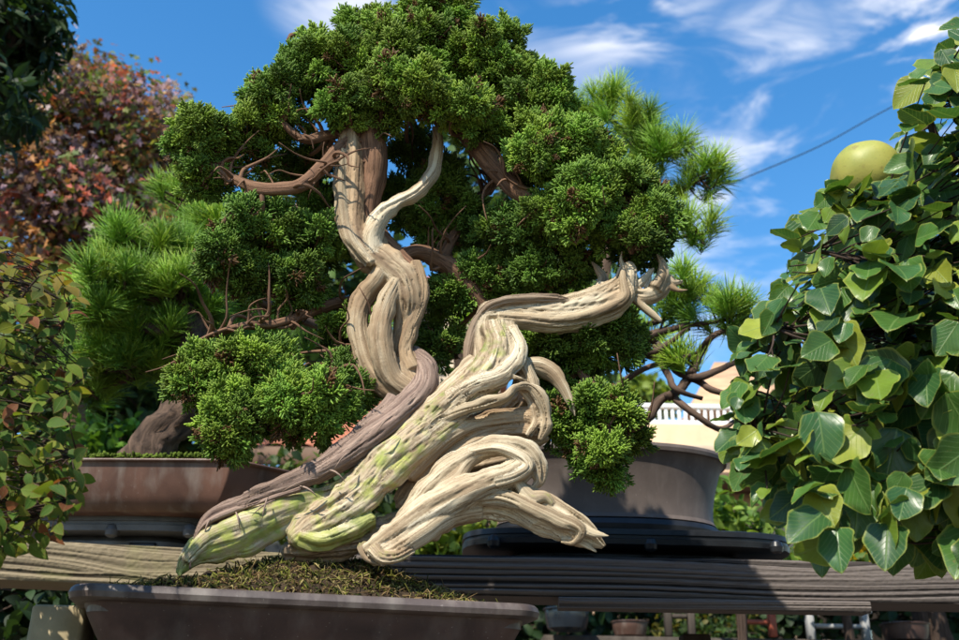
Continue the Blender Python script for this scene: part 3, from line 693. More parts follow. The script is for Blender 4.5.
B0 = B1+(B0-B1)
print('plank', A0, A1, B0, TH)
plank('beam', B0, B1, TH-.004, .12, M['plankL'], 'weathered beam with sunlight put into its pale colour and knotted grain, at the left', 8, knots=((.42, .02, .010), (.62, .05, .006)), parent=shelf)
d_ = norm(A1-A0); back = np.array([-d_[1], d_[0], 0])
mb = MB(); c = A0+d_*.55+back*.285; box(mb, (c[0], c[1], SZ-.009), (1.65, .155, .007), math.atan2(d_[1], d_[0])); mb.build('board', M['gray_wood'], shelf)
c = Pz(715, 604, za-.012); q = Pz(560, 601, za-.012); q2 = Pz(875, 606, za-.012)
plank('batten', q+back*.02-np.array([0, 0, .009]), q2+back*.02-np.array([0, 0, .009]), .020, .05, M['plank'], 'thin grey batten under the dark beam', 5, 300, 20, parent=shelf)
q = P(300, 601, 2.1)
for t in (-.85, .02, .78, 1.55):
    c = A0+d_*t+back*.35; mb = MB(); box(mb, (c[0], c[1], (za-.03)/2), (.03, .03, (za-.03)/2)); mb.build('leg', M['gray_wood'], shelf)

# ================================================================== SHELF STANDS + BACK POTS
def stand(c, ang, hx, hy, z0, h, mat, label, knob=(1, -1)):
    t = empty('display_stand', (c[0], c[1], z0), label, 'plant stand')
    c = np.array([c[0], c[1], z0]); mb = MB()
    loft(mb, [oval(c, ang, hx, hy, 0, i, z0+z*h, 90, 4) for i, z in ((.004, .52), (0, .54), (-.001, .70), (.002, .72), (.002, .8), (-.001, .82), (0, .98), (.003, 1), (.03, 1.0), (.034, .93))], True); mb.build('tray', mat, t, True)
    mb = MB(); loft(mb, [oval(c, ang, hx*.72, hy*.72, 0, i, z0+z*h, 90, 4) for i, z in ((0, 0.0), (-.002, .04), (0, .34), (.006, .40), (.02, .53))], True); mb.build('base', mat, t, True)
    for sx in (-.82, .1, .84):
        mb = MB(); q = c+np.array([math.cos(ang)*hx*sx+math.sin(ang)*hy*.96, math.sin(ang)*hx*sx-math.cos(ang)*hy*.96, h*.55])
        th = np.linspace(0, 2*np.pi, 20, endpoint=False)
        loft(mb, [np.stack([q[0]+r_*np.cos(th), q[1]+r_*np.sin(th), np.full(20, q[2]+z)], 1) for r_, z in ((.006, -.014), (.012, -.01), (.014, 0), (.011, .009), (.004, .013))], True); mb.build('knob', mat, t, True)
    for s_ in (-.35, .35):
        mb = MB(); q = c+np.array([math.cos(ang)*hx*s_+math.sin(ang)*(hy*.725), math.sin(ang)*hx*s_-math.cos(ang)*(hy*.725), h*.2]); box(mb, q, (hx*.13, .004, h*.09), ang, .001); mb.build('hand_slot', M['black'], t)
    return t
SH = P(620, 529, 2.02)[2]-SZ-.002
print('stand h', SH)
cr_ = P(622, 545, 2.16); stand(cr_, R(1), 158*U(2.1), .15, SZ+.002, SH, M['black'], 'black plastic turntable stand under the grey oval pot')
cl = P(128, 530, 2.10); stand(cl, R(-4), 100*U(2.05), .13, SZ+.002, P(128, 516, 1.99)[2]-SZ-.002, M['slate'], 'grey plastic turntable stand under the brown angular pot')
# grey oval pot
gc = P(604, 480, 2.19); ga = 121*U(2.17); gb = .17; z0 = SZ+.002+SH+.001; z1 = P(604, 441, 2.03)[2]
gp = empty('oval_pot', (gc[0], gc[1], z0), 'big grey-brown oval clay pot with a flared rim on the black stand', 'pot')
hh = z1-z0; mb = MB()
loft(mb, [oval(gc, 0, ga, gb, 0, i, z0+hh*z) for i, z in ((.03, .17), (.036, .22), (.037, .3), (.034, .45), (.028, .6), (.020, .75), (.012, .87), (.006, .9))]); mb.build('pot_body', M['grey'], gp, True)
mb = MB(); loft(mb, [oval(gc, 0, ga, gb, 0, i, z0+hh*z) for i, z in ((.006, .9), (0, .91), (-.002, .95), (.001, .99), (.006, 1), (.018, 1), (.02, .9))], cap_bot=False); mb.build('pot_rim', M['grey'], gp, True)
mb = MB(); loft(mb, [oval(gc, 0, ga, gb, 0, i, z0+hh*z) for i, z in ((.034, 0), (.024, .03), (.022, .09), (.028, .15), (.045, .19))]); mb.build('foot_ring', M['black'], gp, True)
mb = MB(); loft(mb, [oval(gc, 0, ga, gb, 0, i, z1+z) for i, z in ((.022, -.03), (.022, -.008), (.07, .02), (.13, .035))], True); mb.build('soil', M['soil'], gp, True)
# brown angular pot
c1 = P(236, 458, 1.88); zt = c1[2]; c0 = Pz(20, 457, zt); e = norm(c0-c1); ln = np.linalg.norm(c0-c1)
bang = math.atan2(-e[1], -e[0])
bb = .17; bc = (c0+c1)/2+np.array([-math.sin(bang), math.cos(bang), 0])*bb
bp = empty('angular_pot', (bc[0], bc[1], SZ), 'shallow reddish-brown clay pot with cut corners on the grey stand', 'pot')
def chrect(c, ang, a_, b_, ch, inset, z):
    k = ch; a_ += .09; pts = np.array([(a_-inset, -b_+inset+k), (a_-inset, b_-inset-k), (a_-inset-k, b_-inset), (-a_+inset+k, b_-inset), (-a_+inset, b_-inset-k), (-a_+inset, -b_+inset+k), (-a_+inset+k, -b_+inset), (a_-inset-k, -b_+inset)])
    out = []
    for i in range(8):   # densify and soften corners
        p_, q_, r_ = pts[i-1], pts[i], pts[(i+1) % 8]
        d1 = (p_-q_)/np.linalg.norm(p_-q_)*.003; d2 = (r_-q_)/np.linalg.norm(r_-q_)*.003
        for t in (0, .33, .67, 1): out.append((1-t)**2*(q_+d1)+2*t*(1-t)*q_+t*t*(q_+d2))
    pts = np.array(out); ca, sa = math.cos(ang), math.sin(ang)
    return np.stack([c[0]+pts[:, 0]*ca-pts[:, 1]*sa, c[1]+pts[:, 0]*sa+pts[:, 1]*ca, np.full(len(pts), z)], 1)
zb2 = P(128, 514, 1.95)[2]; hh = zt-zb2; mb = MB()
loft(mb, [chrect(bc, bang, ln/2, bb, .095, i, zb2+hh*z) for i, z in ((.05, 0), (.035, .03), (.022, .3), (.012, .6), (.008, .85), (.006, .93))]); mb.build('pot_body', M['brown'], bp)
mb = MB(); loft(mb, [chrect(bc, bang, ln/2, bb, .095, i, zb2+hh*z) for i, z in ((.008, .93), (0, .935), (-.002, .96), (0, .99), (.004, 1.0), (.02, 1.0), (.024, .85))], cap_bot=False); mb.build('pot_rim', M['brown'], bp)
mb = MB(); loft(mb, [chrect(bc, bang, ln/2, bb, .095, i, zt+z) for i, z in ((.026, -.03), (.026, -.006), (.06, .012), (.10, .018))], True); sl_ = mb.build('soil', M['soil'], bp, True)
mb = MB(); n = 5000
ca, sa = math.cos(bang), math.sin(bang)
X = RNG.uniform(-ln/2-.01, ln/2+.01, n); Y = RNG.uniform(-bb+.03, bb-.03, n); hz_ = .010+.022*np.maximum(0, fbm(np.stack([X*9, Y*9, 0*X], -1), 2, 4)+.25)
pos = np.stack([bc[0]+X*ca-Y*sa, bc[1]+X*sa+Y*ca, zt+hz_], 1); fv, ff = finger(.009, .0025)
inst(mb, fv, ff, pos, basis_from(norm(RNG.normal(size=(n, 3))+[0, 0, 1.2])), RNG.uniform(.7, 1.5, n), np.array([.09, .13, .018])*RNG.uniform(.5, 1.4, (n, 1)), None); mb.build('moss', M['moss'], sl_)

# ================================================================== TREES
def needle_template(seed, n=70, L_=.06, r=.0007, spread=1.2):
    rs = np.random.default_rng(seed); V = []; Fs = []; k = 0
    for i in range(n):
        t = rs.random(); til = spread*(.15+.85*rs.random()); a_ = rs.uniform(0, 6.28)
        d = np.array([math.sin(til)*math.cos(a_), math.sin(til)*math.sin(a_), math.cos(til)]); b = np.array([0, 0, -.02+.03*t])
        x = norm(np.cross(d, rs.normal(size=3))); y = np.cross(d, x); l = L_*rs.uniform(.75, 1.1)
        for q in range(3): V.append(b+r*(x*math.cos(q*2.094)+y*math.sin(q*2.094)))
        m_ = b+d*l*.6+x*.001
        for q in range(3): V.append(m_+r*(x*math.cos(q*2.094)+y*math.sin(q*2.094)))
        V.append(b+d*l+np.array([0, 0, -.002]))
        for q in range(3):
            Fs.append((k+q, k+(q+1) % 3, k+3+(q+1) % 3)); Fs.append((k+q, k+3+(q+1) % 3, k+3+q)); Fs.append((k+3+q, k+3+(q+1) % 3, k+6))
        k += 7
    return np.array(V), [np.array(Fs)]
NED = [needle_template(s_) for s_ in range(3)]
def leaf_template(kind):
    if kind == 'maple':
        V = [(0, 0, 0)]; 
        for i in range(10):
            a_ = -math.pi/2+math.pi/10*0+i*2*math.pi/10; r = (.5, .22)[i % 2]
            V.append((r*math.cos(a_), r*math.sin(a_), .06*math.cos(3*a_)))
        return np.array(V), [np.array([(0, i, i % 10+1) for i in range(1, 11)])]
    # lanceolate / ovate leaf grids, length 1 along +y
    nu, nv = (9, 5) if kind == 'broad' else (6, 3)
    if kind == 'broad': wv = lambda t: .44*(math.sin(math.pi*min(1, t**.72))**.75)*(1-.22*t)+0
    elif kind == 'ovate': wv = lambda t: .29*math.sin(math.pi*t**.85)**.85
    else: wv = lambda t: .15*math.sin(math.pi*t)**.9
    V = []; UVs = []
    for i in range(nu):
        t = i/(nu-1)
        for j in range(nv):
            s_ = j/(nv-1)*2-1; wd = wv(t)+.004
            z = .16*abs(s_)*wd*1.6-.28*t*t+(.035*math.sin(t*9+s_*2)*abs(s_) if kind == 'broad' else 0)
            V.append((s_*wd, t, z)); UVs.append((s_*wd*2, t, max(abs(s_), (t-.5)*2)))
    Fq = [(i*nv+j, i*nv+j+1, (i+1)*nv+j+1, (i+1)*nv+j) for i in range(nu-1) for j in range(nv-1)]
    V = np.array(V, float); TUV[id(V)] = np.array(UVs, float)
    return V, [np.array(Fq)]
LT = {k: leaf_template(k) for k in ('maple', 'broad', 'ovate', 'lance')}
def leaf_basis(n_, nrm, droop):
    """z = leaf normal, y = growth direction"""
    z = norm(nrm); y = norm(droop-z*np.sum(droop*z, -1, keepdims=True)); x = np.cross(y, z); return np.stack([x, y, z], -1)

def broad_variant(seed):
    rs = random.Random(seed); nu, nv = 13, 9; V = []; UVs = []
    curl = rs.uniform(-.15, .45); cup = rs.uniform(.0, .3); tw_ = rs.uniform(-.35, .35); a1, a2 = rs.uniform(0, 6), rs.uniform(0, 6); asym = rs.uniform(-.08, .08)
    for i in range(nu):
        t = i/(nu-1)
        wd = .47*(math.sin(math.pi*min(1, t**.68))**.66)*(1-.12*t)+.003
        for j in range(nv):
            q = j/(nv-1)*2-1; e_ = abs(q); ww = wd*(1+.07*math.sin(t*13+a1+q)*e_)+asym*wd*q
            x = q*ww; y = t-(.10*e_**2*(1-t)**3 if t < .5 else 0)
            z = cup*e_**1.3*wd-curl*t*t*.5+.03*math.sin(t*8+q*2+a1)*e_+.018*math.sin(t*17+a2*q)*e_**2+tw_*q*wd*t*.6
            V.append((x, y, z)); UVs.append((q*wd*2, t, max(e_, (t-.45)*1.8)))
    Fq = [(i*nv+j, i*nv+j+1, (i+1)*nv+j+1, (i+1)*nv+j) for i in range(nu-1) for j in range(nv-1)]
    V = np.array(V, float); TUV[id(V)] = np.array(UVs, float); return V, [np.array(Fq)]
BROAD = [broad_variant(k) for k in range(5)]
def tree(name, label, cat, base, lobes, kind, cols, leaf=.05, bark='pbark', r0_=.06, step=.12, per=22, group=None, sub_r=.08, mat=None, trunk_pts=None, foliage='foliage', smooth_mat=None, flatdir=None):
    """lobes: (px,py,rx,ry,depth m,rd m,[density])"""
    t = empty(name, base, label, cat, group); base = np.array(base, float)
    cs = [P(l[0], l[1], l[4]) for l in lobes]; cen = np.mean(cs, 0)
    if trunk_pts is None:
        topp = cen.copy(); trunk_pts = [base-[0, 0, .02], base*.6+cen*.4+[.05*r0_, 0, 0], cen]
        trunk_pts[1] = base+np.array([(cen[0]-base[0])*.15, (cen[1]-base[1])*.15, (cen[2]-base[2])*.5])
    tr = catmull(trunk_pts, 10); tr = tr+(.3*r0_)*np.stack([fbm(tr*3, 2, 1), fbm(tr*3, 2, 2), 0*tr[:, 0]], 1)
    mb = MB(); tube(mb, tr, np.linspace(r0_, r0_*.4, len(tr)), 24, .6, 2); mb.build('trunk', M[bark], t, True)
    fol = MB()
    for li, l in enumerate(lobes):
        C = cs[li]; A = np.array([l[2]*U(l[4]), l[5], l[3]*U(l[4])]); dn = l[6] if len(l) > 6 else 1
        k = np.linalg.norm(tr-C+np.array([0, 0, .3*A[2]]), axis=1).argmin(); s0 = tr[k]
        main = catmull([s0, (s0+C)/2+RNG.normal(size=3)*.1*np.linalg.norm(C-s0)+np.array([0, 0, -.04*np.linalg.norm(C-s0)]), C], 7)
        br = MB(); tube(br, main, np.linspace(r0_*.33, r0_*.16, len(main)), 8, .3, li)
        area = 4*np.pi*((A[0]*A[2])**1.6/3+(A[0]*A[1])**1.6/3+(A[1]*A[2])**1.6/3)**(1/1.6); ns = max(6, int(area/step**2*dn))
        dirs = rdir(ns); sub = C+dirs*A*RNG.uniform(.45, 1.05, (ns, 1))
        tone = RNG.uniform(.75, 1.25)
        for q, dd in zip(sub, dirs):
            k = np.linalg.norm(main-q, axis=1).argmin(); s1 = main[k]
            pth = catmull([s1, (s1+q)/2+RNG.normal(size=3)*.06*step*3, q], 4); tube(br, pth, np.linspace(r0_*.10, r0_*.035, len(pth)), 5, .2)
        if kind == 'pine':
            P_ = sub; Dn = norm(dirs*.55+np.array([0, -.15, .9])+RNG.normal(size=(ns, 3))*.25)
            c = np.array(cols)[RNG.integers(0, len(cols), ns)]*RNG.uniform(.75, 1.3, (ns, 1))
            wh = RNG.integers(0, 3, ns)
            for k in range(3):
                s_ = wh == k
                if s_.any(): inst(fol, NED[k][0], NED[k][1], P_[s_], basis_from(Dn[s_]), leaf/.06*RNG.uniform(.8, 1.15, s_.sum()), c[s_])
        else:
            m = ns*per; q = np.repeat(sub, per, 0)+rdir(m)*sub_r*RNG.uniform(.2, 1, (m, 1))**.6
            nr = norm(RNG.normal(size=(m, 3))+np.repeat(dirs, per, 0)*.7+np.array([0, 0, .7])); dr = norm(RNG.normal(size=(m, 3))+np.array([0, 0, -.4]))
            ci = (RNG.integers(0, len(cols), ns)); c = np.repeat(np.array(cols)[ci], per, 0)*RNG.uniform(.65, 1.35, (m, 1))
            sw = RNG.random(m) < .25; c[sw] = np.array(cols)[RNG.integers(0, len(cols), sw.sum())]
            tv, tf = LT[kind]; inst(fol, tv, tf, q, leaf_basis(m, nr, dr), leaf*RNG.uniform(.7, 1.25, m), c)
        br.build('limb', M[bark], t, True)
    fol.build(foliage, mat, t); return t
PG = [(.22, .40, .03), (.16, .33, .025), (.32, .48, .04), (.12, .26, .02)]
PGY = [(.30, .46, .04), (.2, .38, .03), (.13, .28, .03)]
lt = P(165, 440, 2.06)
tree('pine_bonsai', 'bright green pine bonsai with a thick dark trunk in the brown angular pot', 'bonsai tree', (lt[0], lt[1], zt), [
 (150,255,66,13,2.1,.12),(215,232,40,14,2.2,.1),(112,283,42,13,2.05,.1),(178,300,56,14,2.1,.1),(105,318,46,13,2.1,.1),(160,338,56,14,2.15,.1),(215,350,40,14,2.25,.1),(190,205,34,13,2.3,.1),(128,366,60,15,2.2,.12),(80,300,35,14,2.3,.1),(90,390,40,12,2.3,.1,.7),(310,250,40,20,2.45,.1,.6),(240,300,40,20,2.5,.1,.7),(300,200,40,16,2.5,.1,.5),(390,350,50,30,2.6,.15,.5),(270,345,40,16,2.5,.1,.6)],
 'pine', PG+PGY, .075, 'pbark', .055, .052, mat=M['needle'], trunk_pts=[(lt[0], lt[1], zt-.02), (lt[0]-.02, lt[1]+.01, zt+.08), (lt[0]+.05, lt[1]+.04, zt+.22), (lt[0]+.0, lt[1]+.08, zt+.38), (lt[0]+.08, lt[1]+.1, zt+.5)], foliage='needles')
rtp = P(625, 445, 2.2)
tree('pine_bonsai', 'tall pine bonsai with crooked dark branches in the grey oval pot, behind the juniper', 'bonsai tree', (rtp[0], rtp[1], z1), [
 (632,125,36,22,2.25,.1),(598,112,28,18,2.3,.1),(662,160,36,24,2.25,.1),(700,180,26,22,2.2,.08),(695,235,30,22,2.2,.08,.8),(690,290,36,18,2.1,.1,.9),(725,320,34,14,2.1,.1,.8),(660,330,24,14,2.2,.08,.6),(690,355,22,10,2.1,.08,.5),(590,300,50,30,2.4,.1,.4),(480,330,40,40,2.5,.1,.4)],
 'pine', PG[:3]+PGY[:1], .07, 'pbark', .03, .056, mat=M['needle'], trunk_pts=[(rtp[0]-.06, rtp[1], z1-.01), P(596, 430, 2.25), P(590, 375, 2.3), P(600, 320, 2.35), P(610, 240, 2.35), P(630, 160, 2.3)], foliage='needles')
mb = MB()
for pts in ([(640,425),(665,395),(690,410),(715,428),(735,420)], [(655,345),(680,372),(705,375),(735,362),(760,350)], [(668,395),(690,378),(712,388),(740,400)], [(640,350),(660,362),(672,385),(700,398)], [(690,372),(700,350),(715,335),(740,330)], [(600,330),(630,345),(655,350),(690,330)]):
    W = np.array([P(x, y, 2.12+.03*math.sin(i*2)) for i, (x, y) in enumerate(pts)]); W = catmull(W, 6); W += .012*np.stack([fbm(W*16, 2, 1), fbm(W*16, 2, 2), fbm(W*16, 2, 3)], 1)
    tube(mb, W, np.linspace(.011, .005, len(W)), 10, .4, 1)
o = mb.build('crooked_branches', M['pbark'], None, True); pr = [x for x in bpy.data.objects if x.name == 'pine_bonsai.001'][0]; o.parent = pr; o.matrix_parent_inverse = pr.matrix_world.inverted()

MC = [tuple(1.4*v for v in c) for c in [(.17, .10, .11), (.26, .16, .18), (.36, .17, .06), (.16, .18, .04), (.08, .12, .03), (.13, .09, .09), (.36, .28, .28), (.11, .14, .03), (.36, .10, .07), (.20, .12, .14)]]
tree('maple_tree', 'maple tree with purple, orange and green autumn leaves, beyond the left pine', 'tree', (-2.0, 4.9, 0), [
 (60,120,45,50,4.6,.5),(78,85,34,34,4.7,.4,.7),(140,100,26,26,4.8,.3,.5),(110,140,50,55,4.8,.5),(40,200,60,50,4.5,.5),(110,220,60,45,4.7,.5),(150,180,45,55,5.0,.5),(165,130,32,36,5.2,.4,.7),(60,260,70,40,4.6,.5),(20,150,50,60,4.4,.4),(160,240,50,40,5.0,.5,.7)],
 'maple', MC, .052, 'twig', .09, .18, 46, sub_r=.16, mat=M['mleaf'])
tree('maple_tree', 'dark tree with orange tipped spindly top, behind the purple maple', 'tree', (-1.6, 6.4, 0), [
 (110,90,28,32,6.2,.4,.5),(60,85,30,30,6.2,.4,.5),(170,115,24,34,6.4,.4,.4),(185,170,30,40,6.2,.4,.6),(120,190,60,50,6.5,.4)],
 'maple', [(.09, .09, .03), (.28, .11, .03), (.13, .07, .05), (.06, .08, .02)], .058, 'twig', .08, .22, 34, sub_r=.19, mat=M['mleaf'])
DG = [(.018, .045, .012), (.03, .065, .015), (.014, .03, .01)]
tree('evergreen_tree', 'dark glossy evergreen tree overhanging the upper left corner', 'tree', (-2.5, 2.9, 0), [
 (10,40,40,45,2.9,.3),(35,20,32,30,2.9,.25,.8),(5,95,30,30,2.8,.25,.8),(-40,60,60,90,3.0,.4)],
 'lance', DG, .07, 'dtwig', .07, .12, 26, sub_r=.09, mat=M['mleaf'])
BGG = [(.04, .08, .018), (.03, .06, .015), (.06, .11, .02)]
tree('broadleaf_tree', 'dense dark green tree between the maple and the juniper', 'tree', (-1.5, 6.9, 0), [
 (190,290,70,60,6.3,.7),(110,350,90,60,6.0,.7),(230,360,80,60,6.5,.7),(60,300,60,50,6.2,.6),(150,420,90,40,6.0,.6),(10,400,60,70,6,.5),(300,350,50,60,6.8,.5,.7)],
 'ovate', BGG, .12, 'dtwig', .1, .3, 26, sub_r=.26, mat=M['mleaf'])
tree('broadleaf_tree', 'dark leafy tree filling the gap behind the quince', 'tree', (2.3, 5.2, 0), [
 (850,330,70,70,4.8,.5),(930,300,70,90,4.8,.5),(830,430,60,60,4.8,.5),(920,440,70,70,4.8,.5)],
 'ovate', BGG, .10, 'dtwig', .1, .24, 26, sub_r=.2, mat=M['mleaf'])
tree('broadleaf_tree', 'shady tree filling the gaps right behind the juniper trunk', 'tree', (.1, 4.4, 0), [
 (350,290,60,60,4.0,.4,.7),(530,230,60,50,4.1,.4,.8),(600,330,60,50,4.1,.4,.6),(480,180,50,40,4.2,.4,.5),(450,250,40,36,4.2,.3,.5),(420,400,60,30,4.2,.3,.5),(300,320,50,40,4.0,.3,.7)],
 'ovate', [(.05, .10, .02), (.08, .15, .03), (.03, .06, .015)], .07, 'dtwig', .06, .19, 26, sub_r=.15, mat=M['mleaf'])
HG = [(.12, .22, .03), (.08, .17, .02), (.18, .27, .04)]
def bush(px, py, d, rx, ry, lab, cols=HG, leaf=.05, name='garden_bush'):
    c = P(px, py, d); tree(name, lab, ('tree' if 'tree' in name else 'bush'), (c[0], c[1]+.05, 0), [(px, py, rx, ry, d, rx*U(d)*.7), (px-rx*.5, py+ry*.3, rx*.6, ry*.7, d-.1, rx*U(d)*.5), (px+rx*.5, py+ry*.3, rx*.6, ry*.7, d, rx*U(d)*.5)], 'ovate', cols, leaf, 'dtwig', .03, .13, 24, sub_r=.1, mat=M['mleaf'])
bush(100, 440, 3.6, 40, 14, 'bright green bush above the brown angular pot', [(.10, .22, .02), (.07, .16, .02)])
bush(440, 540, 3.4, 50, 20, 'yellow-green bush seen under the driftwood roots', [(.22, .27, .03), (.13, .2, .02)])
bush(735, 520, 3.6, 46, 34, 'light green bush to the right of the grey oval pot')
bush(840, 552, 3.8, 42, 22, 'bushy shrub with yellow flowers behind the right beam', [(.10, .2, .02), (.07, .14, .02), (.5, .36, .02)])
bush(925, 556, 4.2, 44, 20, 'shrub with pale yellow tips at the far right behind the beam', [(.14, .2, .03), (.3, .28, .06)])
bush(640, 396, 14., 34, 16, 'yellow-green treetop beside the white roof railing', [(.2, .28, .04), (.14, .22, .03)], .16, 'round_tree')
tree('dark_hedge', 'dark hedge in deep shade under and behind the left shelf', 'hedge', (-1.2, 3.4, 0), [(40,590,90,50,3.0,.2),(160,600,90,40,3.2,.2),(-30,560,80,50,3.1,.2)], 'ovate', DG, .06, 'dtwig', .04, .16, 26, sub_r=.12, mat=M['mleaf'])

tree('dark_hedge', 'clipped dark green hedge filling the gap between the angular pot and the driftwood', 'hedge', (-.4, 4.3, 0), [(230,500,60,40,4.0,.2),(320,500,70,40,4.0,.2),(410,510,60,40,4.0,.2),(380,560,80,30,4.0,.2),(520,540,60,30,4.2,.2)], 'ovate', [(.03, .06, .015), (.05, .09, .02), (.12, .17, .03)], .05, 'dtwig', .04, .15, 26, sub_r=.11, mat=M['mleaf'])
# ---------------------------------------------------------- quince plant on the right
def inpoly(x, y, poly):
    c = False; n = len(poly)
    for i in range(n):
        x1, y1 = poly[i]; x2, y2 = poly[i-1]
        if (y1 > y) != (y2 > y) and x < (x2-x1)*(y-y1)/(y2-y1)+x1: c = not c
    return c
QP = [(940,50),(1000,20),(1080,200),(1080,545),(960,545),(905,540),(862,530),(820,540),(805,528),(780,505),(752,480),(732,450),(726,420),(735,392),(750,345),(766,312),(790,270),(785,240),(800,215),(818,202),(838,185),(872,200),(905,160),(905,130),(915,85)]
qb = P(1085, 420, 1.32)
qt = empty('quince_bonsai', (qb[0], qb[1], 0), 'large-leaved quince plant with yellow-edged leaves filling the right edge', 'plant')
tp = catmull([(qb[0], qb[1], 0), (qb[0]-.01, qb[1], .6), P(1075, 480, 1.32), P(1060, 380, 1.3), P(1030, 290, 1.3), P(1000, 180, 1.3), P(985, 90, 1.3)], 8)
mb = MB(); tube(mb, tp, np.linspace(.03, .008, len(tp)), 14, .3, 4); mb.build('trunk', M['dtwig'], qt, True)
qbr = [[(1050,340),(1000,300),(950,272),(905,258),(860,262),(815,250)], [(1040,300),(980,250),(930,225),(900,215),(850,215)], [(1065,400),(1000,380),(940,345),(880,330),(820,330),(775,330)], [(1070,440),(1000,430),(930,420),(860,405),(800,415),(755,430)], [(1075,480),(1000,490),(930,480),(870,490),(820,510)], [(1010,220),(960,170),(930,120),(945,80)], [(1065,420),(1000,470),(950,520),(900,540)]]
QS = []
for b in qbr:
    W = np.array([P(x, y, 1.30-.03*i*(1 if x > 0 else 0)) for i, (x, y) in enumerate(b)]); W = catmull(W, 7); W += .008*np.stack([fbm(W*14, 2, 1), fbm(W*14, 2, 2), fbm(W*14, 2, 3)], 1)
    mb = MB(); tube(mb, W, np.linspace(.009, .003, len(W)), 9, .3, 1); mb.build('branch', M['dtwig'], qt, True); QS.append(W)
QS = np.vstack(QS)
pts = []; tries = 0
while len(pts) < 1750 and tries < 20000:
    tries += 1; x = random.uniform(712, 1085); y = random.uniform(20, 580)
    if inpoly(x, y, QP): pts.append((x, y))
ex_ = [(random.uniform(828, 915), random.uniform(186, 206)) for _ in range(46)]; pts = np.array(pts+ex_); dep = RNG.uniform(1.04, 1.46, len(pts)); dep[-46:] = RNG.uniform(1.12, 1.19, 46)
edge = (pts[:, 0] < 790); dep[edge] = RNG.uniform(1.1, 1.28, edge.sum())
pos = np.array([P(x, y, d) for (x, y), d in zip(pts, dep)])
cen = P(960, 340, 1.5); outd = norm(pos-cen)
n = len(pos); nr = norm(outd*.55+np.array([-.1, -.3, .7])+RNG.normal(size=(n, 3))*.5)
dr = norm(outd*np.array([1, .4, .3])*.8+np.array([-.25, -.15, -.75])+RNG.normal(size=(n, 3))*.45)
cc = np.array([(.06, .14, .025), (.04, .11, .03), (.14, .22, .025), (.028, .075, .02), (.26, .30, .035)])[RNG.choice(5, n, p=[.33, .27, .2, .13, .07])]*RNG.uniform(.8, 1.2, (n, 1))
sz = (.020+.034*RNG.random(n)**1.4)*np.clip(.8+(pts[:, 0]-720)/450, .8, 1.25)
leafmb = MB(); B_ = leaf_basis(n, nr, dr); wh = RNG.integers(0, 5, n)
for k in range(5):
    s_ = wh == k; tv, tf = BROAD[k]; inst(leafmb, tv, tf, pos[s_], B_[s_], sz[s_], cc[s_])
tw = MB()
for p_ in pos[::1]:
    k = np.linalg.norm(QS-p_, axis=1).argmin(); s1 = QS[k]
    if random.random() < .55: tube(tw, catmull([s1, (s1+p_)/2+RNG.normal(size=3)*.006, p_], 3), np.linspace(.0018, .0009, 7), 4)
tw.build('twigs', M['dtwig'], qt, True); o = leafmb.build('leaves', M['leaf'], qt, True)
mb = MB(); fc = P(866, 176, 1.26); th = np.linspace(0, 2*np.pi, 48, endpoint=False); rr = 40*U(1.24); ol = []
for ph in np.linspace(-math.pi/2+.02, math.pi/2-.02, 30):
    z = math.sin(ph); r_ = math.cos(ph)*rr*(1+.02*np.cos(5*th)+.05*np.cos(th+1)+.03*noise(np.stack([2*np.cos(th), 2*np.sin(th), 0*th+z*2], -1), 3))*(1+.06*z); zz = z*rr*.96-.012*math.exp(-(r_.mean()/.012)**2)*(1 if z > 0 else -1)
    ol.append(np.stack([fc[0]+r_*np.cos(th), fc[1]+r_*np.sin(th), np.full(48, fc[2]+zz)], 1))
loft(mb, ol, True); mb.build('fruit', M['fruit'], qt, True)['label'] = 'round yellow-green fruit'
mb = MB(); tube(mb, catmull([fc+np.array([0, 0, rr*.8]), fc+np.array([.012, .01, rr*1.12]), fc+np.array([.05, .03, rr*1.2])], 5), .0022, 7, .2); mb.build('fruit_stalk', M['dtwig'], qt, True)

# ---------------------------------------------------------- small leaved shrub on the left
SP = [(-60,230),(0,238),(30,262),(55,262),(78,300),(62,330),(60,352),(92,372),(72,400),(66,430),(84,452),(80,480),(72,505),(60,530),(40,545),(0,555),(-60,560)]
sb = P(-60, 480, 1.2)
st = empty('azalea_shrub', (sb[0], sb[1], 0), 'small-leaved shrub with red-tinged olive leaves at the left edge', 'shrub')
tp = catmull([(sb[0], sb[1], 0), (sb[0], sb[1], .7), P(-55, 520, 1.2), P(-45, 420, 1.2), P(-50, 300, 1.2)], 8)
mb = MB(); tube(mb, tp, np.linspace(.02, .006, len(tp)), 12, .3, 4); mb.build('trunk', M['dtwig'], st, True)
sbr = [[(-50,500),(-15,470),(20,430),(50,400),(85,375)], [(-48,450),(-10,400),(25,360),(60,330),(72,305)], [(-48,400),(-15,350),(15,310),(40,275)], [(-52,520),(0,500),(30,475),(55,460),(78,455)], [(-52,540),(0,530),(35,520),(68,500)], [(-50,340),(-20,290),(5,250)], [(-40,480),(5,450),(35,445),(62,432)]]
QS = []
for b in sbr:
    W = np.array([P(x, y, 1.2-.02*i) for i, (x, y) in enumerate(b)]); W = catmull(W, 6); W += .006*np.stack([fbm(W*20, 2, 1), fbm(W*20, 2, 2), fbm(W*20, 2, 3)], 1)
    mb = MB(); tube(mb, W, np.linspace(.004, .0012, len(W)), 7, .3, 1); mb.build('branch', M['dtwig'], st, True); QS.append(W)
QS = np.vstack(QS); pts = []
while len(pts) < 1300:
    x = random.uniform(-60, 95); y = random.uniform(230, 560)
    if inpoly(x, y, SP): pts.append((x, y))
pts = np.array(pts); pos = np.array([P(x, y, random.uniform(1.05, 1.3)) for x, y in pts]); n = len(pos); outd = norm(pos-P(-40, 420, 1.35))
